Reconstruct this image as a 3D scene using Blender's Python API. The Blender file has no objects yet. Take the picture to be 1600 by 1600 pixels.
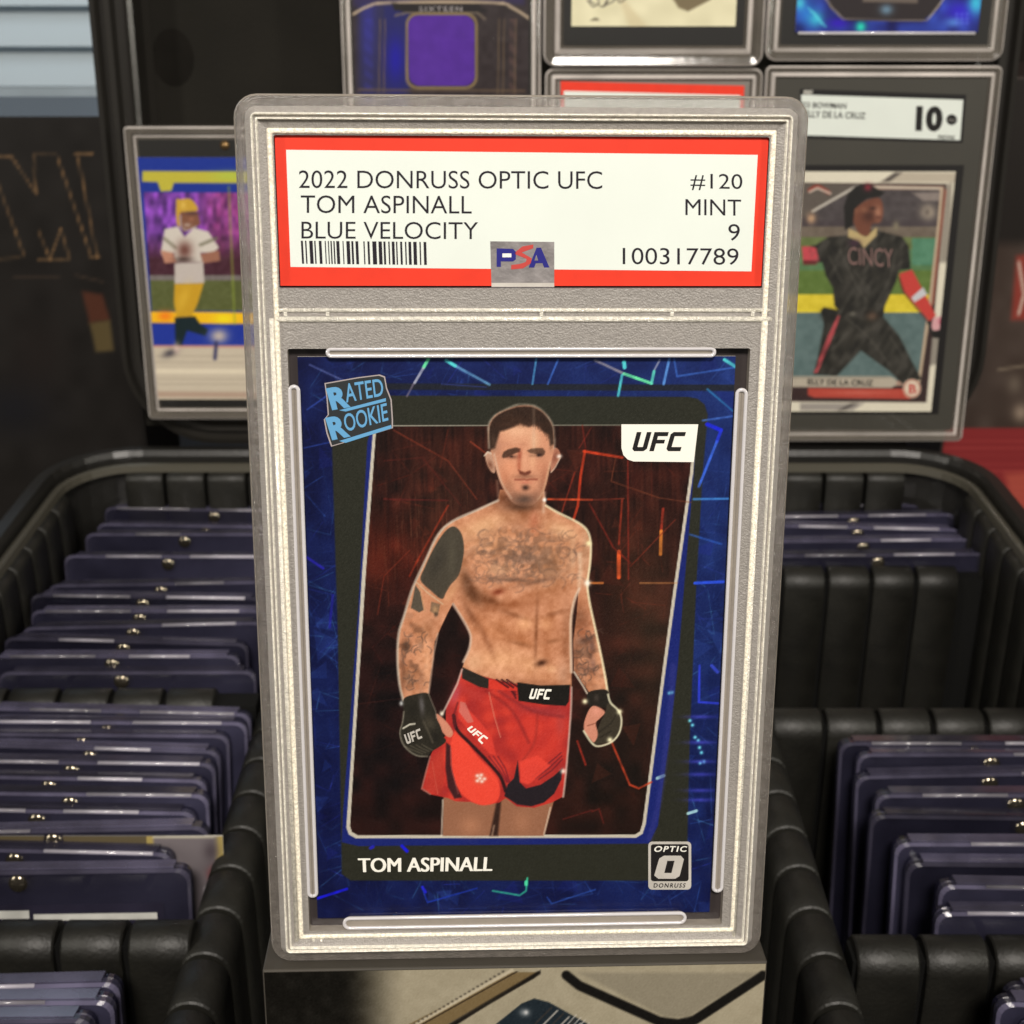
import bpy, bmesh, math, random
import numpy as np
from mathutils import Vector, Matrix
random.seed(7); rng = np.random.default_rng(7)
scene = bpy.context.scene
R = math.radians

# ------------------------------------------------------------------ camera
PITCH = R(24.0); F = 2198.0
CAMLOC = Vector((0, -.196, .0875))
UP = Vector((0, math.sin(PITCH), math.cos(PITCH)))
FW = Vector((0, math.cos(PITCH), -math.sin(PITCH)))
RT = Vector((1, 0, 0))
cd = bpy.data.cameras.new("camera"); cam = bpy.data.objects.new("camera", cd)
scene.collection.objects.link(cam); scene.camera = cam
cam.location = CAMLOC; cam.rotation_euler = (R(90) - PITCH, 0, 0)
cd.sensor_width = 36; cd.lens = 36 * F / 1600; cd.clip_start = .01; cd.clip_end = 50
cd.dof.use_dof = True; cd.dof.focus_distance = .2165; cd.dof.aperture_fstop = 46

# ------------------------------------------------------------------ light
w = bpy.data.worlds.new("World"); scene.world = w; w.use_nodes = True
bg = w.node_tree.nodes["Background"]; bg.inputs[0].default_value = (1, .95, .92, 1); bg.inputs[1].default_value = .065
def area(name, loc, target, size, energy, col, sy=None):
    l = bpy.data.lights.new(name, 'AREA'); l.shape = 'RECTANGLE'; l.size = size; l.size_y = sy or size
    l.energy = energy; l.color = col
    o = bpy.data.objects.new(name, l); scene.collection.objects.link(o); o.location = loc
    o.rotation_euler = (Vector(target) - Vector(loc)).to_track_quat('-Z', 'Y').to_euler()
    return o
area("ceiling_lamp", (.04, -.85, .80), (0, .1, 0), .30, 18.5, (1, .93, .85), .2)
area("ridge_light_right", (.80, -.42, .30), (0, .05, -.02), .07, 4.0, (1, .95, .82), .45)  # narrow lamp added to draw highlight lines down the slab's ridges
area("ridge_light_left", (-.80, -.38, .32), (0, .05, -.02), .06, 4.0, (1, .95, .84), .5)  # added counterpart for the ridge highlights on the other side
scene.view_settings.view_transform = 'Standard'; scene.view_settings.look = 'None'
scene.view_settings.exposure = -0.15; scene.view_settings.gamma = 1
scene.render.engine = 'CYCLES'
scene.cycles.max_bounces = 10; scene.cycles.transparent_max_bounces = 24
scene.cycles.transmission_bounces = 4; scene.cycles.caustics_reflective = False; scene.cycles.caustics_refractive = False

# ------------------------------------------------------------------ colour, materials
def lin(c):
    c = np.asarray(c, float) / 255
    return np.where(c <= .04045, c / 12.92, ((c + .055) / 1.055) ** 2.4)
def mat(name, rgb=(128, 128, 128), rough=.5, spec=.5, metal=0, alpha=1, bump=0, bscale=200, var=0, vscale=30, coat=0, trans=0, orand=0):
    m = bpy.data.materials.new(name); m.use_nodes = True; nt = m.node_tree; b = nt.nodes["Principled BSDF"]
    c = tuple(lin(rgb)) + (1,)
    b.inputs["Base Color"].default_value = c; b.inputs["Roughness"].default_value = rough
    b.inputs["Specular IOR Level"].default_value = spec; b.inputs["Metallic"].default_value = metal
    b.inputs["Alpha"].default_value = alpha; b.inputs["Coat Weight"].default_value = coat; b.inputs["Coat Roughness"].default_value = .05
    b.inputs["Transmission Weight"].default_value = trans
    if bump or var:
        tc = nt.nodes.new("ShaderNodeTexCoord")
    if bump:
        n = nt.nodes.new("ShaderNodeTexNoise"); n.inputs["Scale"].default_value = bscale; n.inputs["Detail"].default_value = 4
        bp = nt.nodes.new("ShaderNodeBump"); bp.inputs["Strength"].default_value = bump; bp.inputs["Distance"].default_value = .0003
        nt.links.new(tc.outputs["Object"], n.inputs["Vector"]); nt.links.new(n.outputs["Fac"], bp.inputs["Height"]); nt.links.new(bp.outputs["Normal"], b.inputs["Normal"])
    if var:
        n = nt.nodes.new("ShaderNodeTexNoise"); n.inputs["Scale"].default_value = vscale; n.inputs["Detail"].default_value = 5
        mp = nt.nodes.new("ShaderNodeMapRange"); mp.inputs[1].default_value = .3; mp.inputs[2].default_value = .7
        mp.inputs[3].default_value = 1 - var; mp.inputs[4].default_value = 1 + var
        mx = nt.nodes.new("ShaderNodeVectorMath"); mx.operation = 'SCALE'; mx.inputs[0].default_value = c[:3]
        nt.links.new(tc.outputs["Object"], n.inputs["Vector"]); nt.links.new(n.outputs["Fac"], mp.inputs[0]); nt.links.new(mp.outputs[0], mx.inputs["Scale"]); nt.links.new(mx.outputs[0], b.inputs["Base Color"])
    if orand:
        oi = nt.nodes.new("ShaderNodeObjectInfo"); mr = nt.nodes.new("ShaderNodeMapRange"); mr.inputs[3].default_value = 1 - orand; mr.inputs[4].default_value = 1 + orand
        vm = nt.nodes.new("ShaderNodeVectorMath"); vm.operation = 'SCALE'; nt.links.new(oi.outputs["Random"], mr.inputs[0]); nt.links.new(mr.outputs[0], vm.inputs["Scale"])
        if var: nt.links.new(mx.outputs[0], vm.inputs[0])
        else: vm.inputs[0].default_value = c[:3]
        nt.links.new(vm.outputs[0], b.inputs["Base Color"])
    return m
def printed(name, rough=.45, spec=.4, coat=0):
    m = mat(name, rough=rough, spec=spec, coat=coat); nt = m.node_tree
    a = nt.nodes.new("ShaderNodeAttribute"); a.attribute_name = "Col"
    nt.links.new(a.outputs["Color"], nt.nodes["Principled BSDF"].inputs["Base Color"]); return m
def clear(name, tint=(1, 1, 1), gloss=.05, rough=.02, milk=0, milkc=(200, 195, 185)):
    m = bpy.data.materials.new(name); m.use_nodes = True; nt = m.node_tree; nt.nodes.clear()
    out = nt.nodes.new("ShaderNodeOutputMaterial"); t = nt.nodes.new("ShaderNodeBsdfTransparent"); t.inputs[0].default_value = (*tint, 1)
    g = nt.nodes.new("ShaderNodeBsdfGlossy"); g.inputs["Roughness"].default_value = rough
    lw = nt.nodes.new("ShaderNodeLayerWeight"); lw.inputs[0].default_value = .5
    pw_ = nt.nodes.new("ShaderNodeMath"); pw_.operation = 'POWER'; pw_.inputs[1].default_value = 5; nt.links.new(lw.outputs["Facing"], pw_.inputs[0])
    ma = nt.nodes.new("ShaderNodeMath"); ma.operation = 'MULTIPLY_ADD'; ma.inputs[1].default_value = .6; ma.inputs[2].default_value = gloss; nt.links.new(pw_.outputs[0], ma.inputs[0])
    mx = nt.nodes.new("ShaderNodeMixShader"); nt.links.new(ma.outputs[0], mx.inputs[0]); nt.links.new(t.outputs[0], mx.inputs[1]); nt.links.new(g.outputs[0], mx.inputs[2])
    last = mx
    if milk:
        d = nt.nodes.new("ShaderNodeBsdfDiffuse"); d.inputs[0].default_value = (*lin(milkc), 1)
        m2 = nt.nodes.new("ShaderNodeMixShader"); m2.inputs[0].default_value = milk
        nt.links.new(mx.outputs[0], m2.inputs[1]); nt.links.new(d.outputs[0], m2.inputs[2]); last = m2
    nt.links.new(last.outputs[0], out.inputs[0]); return m

M = dict(
    frost=mat("frosted_plastic", (146, 141, 136), .32, .6, bump=.7, bscale=3600, var=.10, vscale=1300),
    frost2=mat("frosted_plastic_smooth", (150, 142, 132), .25, .6, bump=.3, bscale=700, var=.06, vscale=300),
    ridge=mat("glare_ridge_plastic", (232, 227, 214), .13, 1.0, bump=1.0, bscale=4200, var=.22, vscale=1600, coat=.6),  # highlights of the ridges put into a paler plastic colour
    bead2=mat("textured_bead_plastic", (240, 232, 212), .36, .9, bump=.7, bscale=3800, var=.3, vscale=2200),
    rail=mat("polished_rail", (225, 222, 225), .08, 1.0, alpha=.8),
    outer=mat("outer_shell_plastic", (118, 112, 106), .12, .9, alpha=.66, bump=.8, bscale=3000, var=.2, vscale=900),
    cover=clear("clear_cover", gloss=.045),
    well=mat("dark_well", (58, 52, 52), .3, .5),
    wellblue=mat("blue_well_tint", (50, 60, 140), .3, .5),
    red=mat("label_red", (224, 56, 34), .5, .3, var=.05, vscale=300),
    white=mat("label_white", (221, 228, 221), .5, .35, var=.025, vscale=70),
    ink=mat("black_ink", (32, 28, 36), .6, .2),
    holo=mat("hologram_foil", (150, 145, 145), .35, .5, metal=.35, bump=.4, bscale=900, var=.22, vscale=420),
    holoblue=mat("hologram_blue", (38, 38, 125), .4, .4), holored=mat("hologram_red", (190, 70, 65), .4, .4),
    wht=mat("print_white", (240, 238, 228), .5, .3), blk=mat("print_black", (24, 22, 22), .5, .3),
    rrblue=mat("logo_blue", (98, 160, 205), .4, .4), rrdark=mat("logo_dark", (44, 48, 50), .4, .4), rrred=mat("logo_edge", (170, 160, 160), .3, .5),
    chest=mat("chest_lettering", (128, 100, 96), .5, .3), silver=mat("badge_silver", (205, 200, 192), .35, .5, metal=.2, var=.08, vscale=300),
    card=printed("foil_card_print", .32, .5), paper=printed("matt_card_print", .5, .35), boxprint=printed("box_print", .4, .4),
    cardedge=mat("card_edge", (205, 200, 190), .6, .3),
    slabbody=mat("dark_insert", (60, 58, 52), .5, .4, var=.05, vscale=60),
    slabdark=mat("black_insert", (28, 27, 25), .45, .4, var=.05, vscale=60),
    acryl=mat("clear_acrylic_edge", (112, 106, 98), .12, .8, alpha=.6, bump=.15, bscale=250, var=.15, vscale=45),
    acryl2=mat("acrylic_edge_glint", (214, 206, 200), .1, 1, alpha=.8, var=.2, vscale=50),  # same clear acrylic, with its edge glints put into a pale colour
    psagrey=mat("frosted_grey", (120, 114, 108), .4, .5, var=.06, vscale=200),
    rib=mat("ribbed_foam", (26, 25, 21), .5, .5, bump=.5, bscale=900, var=.28, vscale=130),
    core=mat("black_case_core", (16, 16, 15), .7, .2),
    wornwhite=mat("worn_white_paper", (176, 176, 170), .6, .3, var=.3, vscale=90),
    shell=mat("black_case_shell", (30, 29, 27), .35, .5, bump=.2, bscale=500, var=.1, vscale=50),
    lidrim=mat("black_lid_rim", (40, 38, 35), .28, .55, bump=.1, bscale=300),
    foam=mat("black_foam", (29, 27, 23), .85, .15, bump=.5, bscale=500, var=.18, vscale=25),
    vinyl=mat("violet_vinyl", (48, 47, 64), .08, 1, alpha=.5, bump=.5, bscale=60, var=.4, vscale=50, orand=.5),
    vinylback=mat("violet_vinyl_back", (32, 31, 52), .12, 1, alpha=.6, var=.4, vscale=55),
    lip=mat("vinyl_lip", (76, 73, 92), .12, 1, alpha=.8, var=.5, vscale=60, orand=.6), lipglint=mat("holder_edge_glint", (176, 172, 182), .1, 1, alpha=.75, var=.4, vscale=45, orand=.6),  # paler vinyl tones stand in for light caught on holder edges
    bead=mat("magnet_steel", (120, 112, 98), .13, 1.0, metal=.9), sleeved=mat("card_behind_plastic", (34, 32, 46), .3, .5, var=.6, vscale=60, orand=.95),
    slat=mat("blind_slat", (172, 182, 186), .5, .3), slat2=mat("blind_rail", (150, 160, 166), .45, .4, var=.12, vscale=20),
    table=mat("table_top", (40, 34, 30), .5, .3, var=.2, vscale=8), wall=mat("dark_wall", (44, 38, 34), .8, .2, var=.1, vscale=4),
    purple=mat("purple_cloth", (84, 48, 150), .8, .2, bump=.6, bscale=2500, var=.1, vscale=200),
)

# ------------------------------------------------------------------ object helpers
def link(o): scene.collection.objects.link(o); return o
def tag(o, label=None, cat=None, group=None, kind=None):
    for k, v in (("label", label), ("category", cat), ("group", group), ("kind", kind)):
        if v: o[k] = v
    return o
class Fr:
    """a local frame: origin + axes; turns picture points into points on its planes"""
    def __init__(s, o, ex, ey):
        s.o = Vector(o); s.ex = Vector(ex).normalized(); ey = Vector(ey)
        s.ey = (ey - s.ex * ey.dot(s.ex)).normalized(); s.ez = s.ex.cross(s.ey)
        s.M = Matrix((s.ex, s.ey, s.ez)).transposed().to_4x4(); s.M.translation = s.o
    def loc(s, px, py, z=0.0):
        d = FW + RT * ((px - 800) / F) + UP * ((800 - py) / F)
        p0 = s.o + s.ez * z; t = (p0 - CAMLOC).dot(s.ez) / d.dot(s.ez); q = CAMLOC + d * t - s.o
        return (q.dot(s.ex), q.dot(s.ey))
    def pix(s, x, y, z=0.0):
        """vectorised local -> picture"""
        o = np.array(s.o - CAMLOC); P = o + np.outer(x, s.ex) + np.outer(y, s.ey) + z * np.array(s.ez)
        dep = P @ np.array(FW); return 800 + F * (P @ np.array(RT)) / dep, 800 - F * (P @ np.array(UP)) / dep
def empty(name, M4, label=None, cat=None, group=None):
    o = bpy.data.objects.new(name, None); link(o); o.matrix_world = M4; o.empty_display_size = .01
    return tag(o, label, cat, group)
def mesh(name, verts, faces, m, parent=None, smooth=False, mats=None, fm=None):
    me = bpy.data.meshes.new(name); me.from_pydata(verts, [], faces)
    for q in (mats or [m]): me.materials.append(q)
    if fm: me.polygons.foreach_set("material_index", fm)
    if smooth: me.polygons.foreach_set("use_smooth", [True] * len(me.polygons))
    me.update(); o = bpy.data.objects.new(name, me); link(o); o.parent = parent; return o
def boxg(x0, x1, y0, y1, z0, z1):
    v = [(x, y, z) for z in (z0, z1) for y in (y0, y1) for x in (x0, x1)]
    return v, [(0, 2, 3, 1), (4, 5, 7, 6), (0, 1, 5, 4), (2, 6, 7, 3), (0, 4, 6, 2), (1, 3, 7, 5)]
def box(name, x0, x1, y0, y1, z0, z1, m, parent=None, bevel=0):
    o = mesh(name, *boxg(x0, x1, y0, y1, z0, z1), m, parent)
    if bevel:
        bm = bmesh.new(); bm.from_mesh(o.data)
        bmesh.ops.bevel(bm, geom=bm.edges[:], offset=bevel, segments=2, affect='EDGES', profile=.5); bm.to_mesh(o.data); bm.free()
    return o
def prism(name, pts, z0, z1, m, parent=None):
    n = len(pts); v = [(x, y, z0) for x, y in pts] + [(x, y, z1) for x, y in pts]
    a = sum(pts[i][0] * pts[(i + 1) % n][1] - pts[(i + 1) % n][0] * pts[i][1] for i in range(n))
    f = [tuple(range(n - 1, -1, -1)), tuple(range(n, 2 * n))] + [(i, (i + 1) % n, n + (i + 1) % n, n + i) for i in range(n)]
    if a < 0: f = [tuple(reversed(q)) for q in f]
    return mesh(name, v, f, m, parent)
def rrect(x0, x1, y0, y1, r, n=6):
    p = []
    for cx, cy, a in ((x1 - r, y1 - r, 0), (x0 + r, y1 - r, 90), (x0 + r, y0 + r, 180), (x1 - r, y0 + r, 270)):
        for k in range(n + 1):
            t = R(a + 90 * k / n); p.append((cx + r * math.cos(t), cy + r * math.sin(t)))
    return p
def loft(name, loops, m, parent=None, mats=None, seg=None, cap0=False, cap1=False, capm=None):
    n = len(loops[0]); v = [q for L in loops for q in L]; f = []; fm = []
    for k in range(len(loops) - 1):
        for i in range(n):
            j = (i + 1) % n; f.append((k * n + i, k * n + j, (k + 1) * n + j, (k + 1) * n + i)); fm.append(seg[k] if seg else 0)
    if cap0: f.append(tuple(range(n - 1, -1, -1))); fm.append(0)
    if cap1: f.append(tuple(range((len(loops) - 1) * n, len(loops) * n))); fm.append(capm if capm is not None else (seg[-1] if seg else 0))
    return mesh(name, v, f, m, parent, mats=mats, fm=fm if mats else None)
def ringprof(name, x0, x1, y0, y1, r, prof, m, parent, mats=None, seg=None, cap1=False, n=6):
    loops = []
    for ins, z in prof:
        loops.append([(x, y, z) for x, y in rrect(x0 + ins, x1 - ins, y0 + ins, y1 - ins, max(r - ins, .0002), n)])
    return loft(name, loops, m, parent, mats, seg, cap1=cap1)
def tube(name, pts, r, m, parent=None, closed=False, n=8):
    P = [Vector(p) for p in pts]; v = []; f = []; N = len(P)
    for i, p in enumerate(P):
        a = P[(i - 1) % N] if (closed or i) else p; b = P[(i + 1) % N] if (closed or i < N - 1) else p
        t = (b - a).normalized(); u = t.cross(Vector((.13, .21, .97))).normalized(); w_ = t.cross(u)
        for k in range(n):
            c = 2 * math.pi * k / n; v.append(p + u * (r * math.cos(c)) + w_ * (r * math.sin(c)))
    for i in range(N if closed else N - 1):
        for k in range(n):
            a, b = i * n + k, i * n + (k + 1) % n; c, d = ((i + 1) % N) * n + (k + 1) % n, ((i + 1) % N) * n + k
            f.append((a, b, c, d))
    if not closed: f += [tuple(range(n - 1, -1, -1)), tuple(range((N - 1) * n, N * n))]
    return mesh(name, v, f, m, parent, smooth=True)
def quad_map(q):
    """q: BL, BR, TR, TL local points -> bilinear map of unit square"""
    q = [Vector(p) for p in q]
    return lambda u, v: (q[0] * (1 - u) + q[1] * u) * (1 - v) + (q[3] * (1 - u) + q[2] * u) * v
def textq(name, s, fr, pq, z, m, parent, offset=0.0, space=1.0):
    """text fitted into a picture quad BL,BR,TR,TL on plane z of the frame"""
    cu = bpy.data.curves.new(name, 'FONT'); cu.body = s; cu.offset = offset; cu.space_character = space; cu.resolution_u = 4; cu.size = 1
    o = bpy.data.objects.new("tmp", cu); link(o); dg = bpy.context.evaluated_depsgraph_get(); dg.update()
    me = bpy.data.meshes.new_from_object(o.evaluated_get(dg)); bpy.data.objects.remove(o)
    n = len(me.vertices); co = np.empty(n * 3); me.vertices.foreach_get("co", co); co = co.reshape(-1, 3)
    lo, hi = co.min(0), co.max(0)
    mp = quad_map([fr.loc(x, y, z) for x, y in pq])
    for i in range(n):
        p = mp((co[i, 0] - lo[0]) / (hi[0] - lo[0]), (co[i, 1] - lo[1]) / (hi[1] - lo[1])); co[i] = (p.x, p.y, z)
    me.vertices.foreach_set("co", co.ravel()); me.materials.clear(); me.materials.append(m); me.name = name; me.update()
    ob = bpy.data.objects.new(name, me); link(ob); ob.parent = parent; return ob
def rectq(x0, y0, x1, y1, skew=0):  # picture box, y0 top
    return [(x0, y1), (x1, y1 + skew), (x1, y0 + skew), (x0, y0)]
def polyq(name, polys, fr, pq, z, m, parent, th=.00003):
    mp = quad_map([fr.loc(x, y, z) for x, y in pq]); v = []; f = []
    for pl in polys:
        b = len(v); v += [(*mp(u, w_), z) for u, w_ in pl]; f.append(tuple(range(b, b + len(pl))))
    return mesh(name, v, f, m, parent)
def polypx(name, pts, fr, z, m, parent, th=0):
    q = [fr.loc(x, y, z) for x, y in pts]
    if th: return prism(name, q, z - th, z, m, parent)
    a = sum(q[i][0] * q[(i + 1) % len(q)][1] - q[(i + 1) % len(q)][0] * q[i][1] for i in range(len(q)))
    if a < 0: q = q[::-1]
    return mesh(name, [(x, y, z) for x, y in q], [tuple(range(len(q)))], m, parent)
UFCP = [[(0, 1), (.0, .12), (.05, 0), (.24, 0), (.30, .12), (.30, 1), (.205, 1), (.205, .22), (.095, .22), (.095, 1)],
        [(.36, 0), (.455, 0), (.455, .40), (.62, .40), (.62, .60), (.455, .60), (.455, .78), (.65, .78), (.65, 1), (.36, 1)],
        [(.70, .12), (.75, 0), (1, 0), (1, .22), (.795, .22), (.795, .78), (1, .78), (1, 1), (.75, 1), (.70, .88)]]

# ------------------------------------------------------------------ painter for flat print (colour per vertex, drafted in picture units)
def vnoise(x, y, s, seed=0):
    x = x / s + seed * 17.3; y = y / s + seed * 9.1; xi = np.floor(x).astype(int); yi = np.floor(y).astype(int); fx = x - xi; fy = y - yi
    fx = fx * fx * (3 - 2 * fx); fy = fy * fy * (3 - 2 * fy)
    def h(a, b):
        n = (a * 374761393 + b * 668265263 + seed * 1442695041) & 0x7fffffff; n = ((n ^ (n >> 13)) * 1274126177) & 0x7fffffff
        return ((n ^ (n >> 16)) & 0xffff) / 65535.
    return (h(xi, yi) * (1 - fx) + h(xi + 1, yi) * fx) * (1 - fy) + (h(xi, yi + 1) * (1 - fx) + h(xi + 1, yi + 1) * fx) * fy
def smoothpts(p, k=5, closed=True):
    p = np.array(p, float); n = len(p); out = []
    rg = range(n) if closed else range(n - 1)
    for i in rg:
        if closed: a, b, c, d = p[i - 1], p[i], p[(i + 1) % n], p[(i + 2) % n]
        else: a, b, c, d = p[max(i - 1, 0)], p[i], p[i + 1], p[min(i + 2, n - 1)]
        for j in range(k):
            t = j / k; out.append(.5 * ((2 * b) + (-a + c) * t + (2 * a - 5 * b + 4 * c - d) * t * t + (-a + 3 * b - 3 * c + d) * t ** 3))
    if not closed: out.append(p[-1])
    return np.array(out)
class Paint:
    def __init__(s, X, Y, base):
        s.X, s.Y = X, Y; s.C = np.tile(np.array(base, float), (len(X), 1))
    def _box(s, x0, x1, y0, y1, m): return np.nonzero((s.X > x0 - m) & (s.X < x1 + m) & (s.Y > y0 - m) & (s.Y < y1 + m))[0]
    def _segd(s, x, y, p, q):
        dx, dy = q[0] - p[0], q[1] - p[1]; L = dx * dx + dy * dy + 1e-9
        t = np.clip(((x - p[0]) * dx + (y - p[1]) * dy) / L, 0, 1); return np.hypot(x - p[0] - t * dx, y - p[1] - t * dy), t
    def mix(s, I, a, col):
        col = np.array(col, float) if not callable(col) else col(s.X[I], s.Y[I])
        s.C[I] = s.C[I] * (1 - a[:, None]) + col * a[:, None]
    def pmask(s, pts, soft=1.2, smooth=False):
        p = smoothpts(pts) if smooth else np.array(pts, float)
        I = s._box(p[:, 0].min(), p[:, 0].max(), p[:, 1].min(), p[:, 1].max(), soft * 1.5 + 1); x, y = s.X[I], s.Y[I]
        ins = np.zeros(len(I), bool); d = np.full(len(I), 1e9); n = len(p)
        for i in range(n):
            a, b = p[i], p[(i + 1) % n]
            if a[1] != b[1]:
                c = ((a[1] > y) != (b[1] > y)) & (x < (b[0] - a[0]) * (y - a[1]) / (b[1] - a[1]) + a[0]); ins ^= c
            d = np.minimum(d, s._segd(x, y, a, b)[0])
        return I, np.clip(.5 + np.where(ins, d, -d) / soft, 0, 1)
    def poly(s, pts, col, soft=1.2, alpha=1, smooth=False):
        I, a = s.pmask(pts, soft, smooth); s.mix(I, a * alpha, col)
    def line(s, pts, wd, col, alpha=1, soft=1.2, closed=False, smooth=False, fade=None):
        p = smoothpts(pts, 4, closed) if smooth else np.array(pts, float)
        if closed: p = np.vstack([p, p[:1]])
        I = s._box(p[:, 0].min(), p[:, 0].max(), p[:, 1].min(), p[:, 1].max(), wd + soft); x, y = s.X[I], s.Y[I]; d = np.full(len(I), 1e9)
        for i in range(len(p) - 1): d = np.minimum(d, s._segd(x, y, p[i], p[i + 1])[0])
        a = np.clip(.5 + (wd / 2 - d) / soft, 0, 1) * alpha
        if fade: a = a * (1 - fade + fade * vnoise(x, y, 9, 5))
        s.mix(I, a, col)
    def blob(s, cx, cy, rx, ry, col, alpha=1, rot=0, clip=None):
        m = 2.6 * max(rx, ry); I = s._box(cx, cx, cy, cy, m); c, q = math.cos(R(rot)), math.sin(R(rot))
        dx, dy = s.X[I] - cx, s.Y[I] - cy; u = (dx * c + dy * q) / rx; v = (-dx * q + dy * c) / ry
        s.mix(I, alpha * np.exp(-(u * u + v * v)), col)
    def done(s, k=.93):
        return lin(np.clip(s.C, 0, 255)) * k
def grid_card(name, fr, x0, x1, y0, y1, z, nx, ny, paint, m, parent=None):
    xs = np.linspace(x0, x1, nx + 1); ys = np.linspace(y0, y1, ny + 1); GX, GY = np.meshgrid(xs, ys); GX = GX.ravel(); GY = GY.ravel()
    X, Y = fr.pix(GX, GY, z); col = paint(X, Y)
    me = bpy.data.meshes.new(name); nv = len(GX); me.vertices.add(nv)
    me.vertices.foreach_set("co", np.c_[GX, GY, np.full(nv, z)].ravel())
    i = (np.arange(ny)[:, None] * (nx + 1) + np.arange(nx)[None]).ravel(); q = np.c_[i, i + 1, i + nx + 2, i + nx + 1].ravel()
    me.loops.add(len(q)); me.loops.foreach_set("vertex_index", q); me.polygons.add(len(i)); me.polygons.foreach_set("loop_start", np.arange(len(i)) * 4)
    me.update(); a = me.color_attributes.new("Col", 'FLOAT_COLOR', 'POINT'); a.data.foreach_set("color", np.c_[col, np.ones(nv)].ravel())
    me.materials.append(m); me.validate(); o = bpy.data.objects.new(name, me); link(o); o.parent = parent; return o

# ================================================================== PLACE
# table, wall
TZ = -.242
o = box("table_surface", -1.5, 1.5, -.6, 1.0, TZ - .03, TZ, M["table"]); tag(o, kind="structure")
o = box("room_wall", -2.5, 2.5, 1.3, 1.35, -1.2, 1.6, M["wall"]); tag(o, kind="structure")

# ------------------------------------------------------------------ main graded slab frame (fit of its four corners)
def Rm(a, b, c):
    ca, sa, cb, sb, cc, sc = math.cos(a), math.sin(a), math.cos(b), math.sin(b), math.cos(c), math.sin(c)
    X = np.array([[1, 0, 0], [0, ca, -sa], [0, sa, ca]]); Y = np.array([[cb, 0, sb], [0, 1, 0], [-sb, 0, cb]]); Z = np.array([[cc, -sc, 0], [sc, cc, 0], [0, 0, 1]])
    return Z @ Y @ X
RR = Rm(.26903725, .0377455, .00557534); C2W = np.array([RT, UP, -FW]).T
A = C2W @ RR
S = Fr(np.array(CAMLOC) + C2W @ np.array([.0013606, -.00839982, -.21710962]), A[:, 0], A[:, 1])
HW, HH = .04125, .06986; mm = .001

slab = empty("graded_card_slab", S.M, "large clear plastic card slab with red bordered white label reading MINT 9", "card slab")
SL = slab
# outer shell and stepped rim
ringprof("outer_shell", -HW, HW, -HH, HH, 3.4 * mm,
         [(.5 * mm, -6.2 * mm), (0, -5.9 * mm), (0, -3.3 * mm), (.05 * mm, -2.2 * mm), (.3 * mm, -1.7 * mm), (1.7 * mm, -1.5 * mm)], M["outer"], SL,
         mats=[M["outer"], M["frost2"]], seg=[0, 0, 0, 1, 0])
RP, RS = [(1.7, -1.5)], []
def seg_to(i, z, m): RP.append((i, z)); RS.append(m)
def bump(i0, i1, z0, h, m, n=6):
    seg_to(i0, z0, 0)
    for k in range(1, n + 1):
        a_ = math.pi * k / n; seg_to(i0 + (i1 - i0) * (1 - math.cos(a_)) / 2, z0 + h * math.sin(a_), m)
bump(2.55, 2.95, -.75, .6, 1); seg_to(3.2, -.8, 0); bump(3.25, 3.6, -.75, .6, 1); seg_to(4.0, -.95, 0); seg_to(4.6, -1.15, 0); bump(4.75, 5.5, -1.2, .3, 2); seg_to(5.7, -1.3, 0)
rimo = ringprof("stepped_rim", -HW, HW, -HH, HH, 3.4 * mm, [(i_ * mm, z_ * mm) for i_, z_ in RP], M["frost"], SL, mats=[M["frost"], M["ridge"], M["bead2"]], seg=RS)
rimo.data.polygons.foreach_set("use_smooth", [p_.material_index > 0 for p_ in rimo.data.polygons])
ix0, ix1, iy0, iy1 = -HW + 5.7 * mm, HW - 5.7 * mm, -HH + 5.7 * mm, HH - 5.7 * mm
# windows in the inner field
lx0, ly0 = S.loc(436, 443, -1.6 * mm); lx1, ly1 = S.loc(1200, 210, -1.6 * mm)
_, ly0b = S.loc(800, 447, -1.6 * mm)
lxa = (S.loc(428, 203, -1.6 * mm)[0] + S.loc(438, 443, -1.6 * mm)[0]) / 2; lxb = (S.loc(1202, 213, -1.6 * mm)[0] + S.loc(1190, 446, -1.6 * mm)[0]) / 2
lya = S.loc(800, 447, -1.6 * mm)[1]; lyb = S.loc(800, 208, -1.6 * mm)[1]
zc = -2.6 * mm
cxa = (S.loc(466, 560, zc)[0] + S.loc(495, 1425, zc)[0]) / 2; cxb = (S.loc(1149, 562, zc)[0] + S.loc(1109, 1422, zc)[0]) / 2
cya = S.loc(800, 1430, zc)[1]; cyb = S.loc(800, 557, zc)[1]
print("CARD", cxb - cxa, cyb - cya, "LABEL", lxb - lxa, lyb - lya)
ydiv = S.loc(800, 488, -1.3 * mm)[1]
def window(name, x0, x1, y0, y1, wx0, wx1, wy0, wy1, zt, zb, m, mw):
    L = [[(x, y, zt) for x, y in rrect(x0, x1, y0, y1, .0003, 2)], [(x, y, zt) for x, y in rrect(wx0, wx1, wy0, wy1, .0003, 2)], [(x, y, zb) for x, y in rrect(wx0, wx1, wy0, wy1, .0003, 2)]]
    return loft(name, L, m, SL, mats=[m, mw], seg=[0, 1])
window("label_frame", ix0, ix1, ydiv, iy1, lxa - .3 * mm, lxb + .3 * mm, lya - .3 * mm, lyb + .3 * mm, -1.3 * mm, -2.2 * mm, M["frost"], M["rail"])
wx0, wx1, wy0, wy1 = cxa - 1.3 * mm, cxb + 1.9 * mm, cya - 1.6 * mm, cyb + 1.4 * mm
window("card_frame", ix0, ix1, iy0, ydiv, wx0, wx1, wy0, wy1, -1.3 * mm, -3.1 * mm, M["frost"], M["frost2"])
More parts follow.
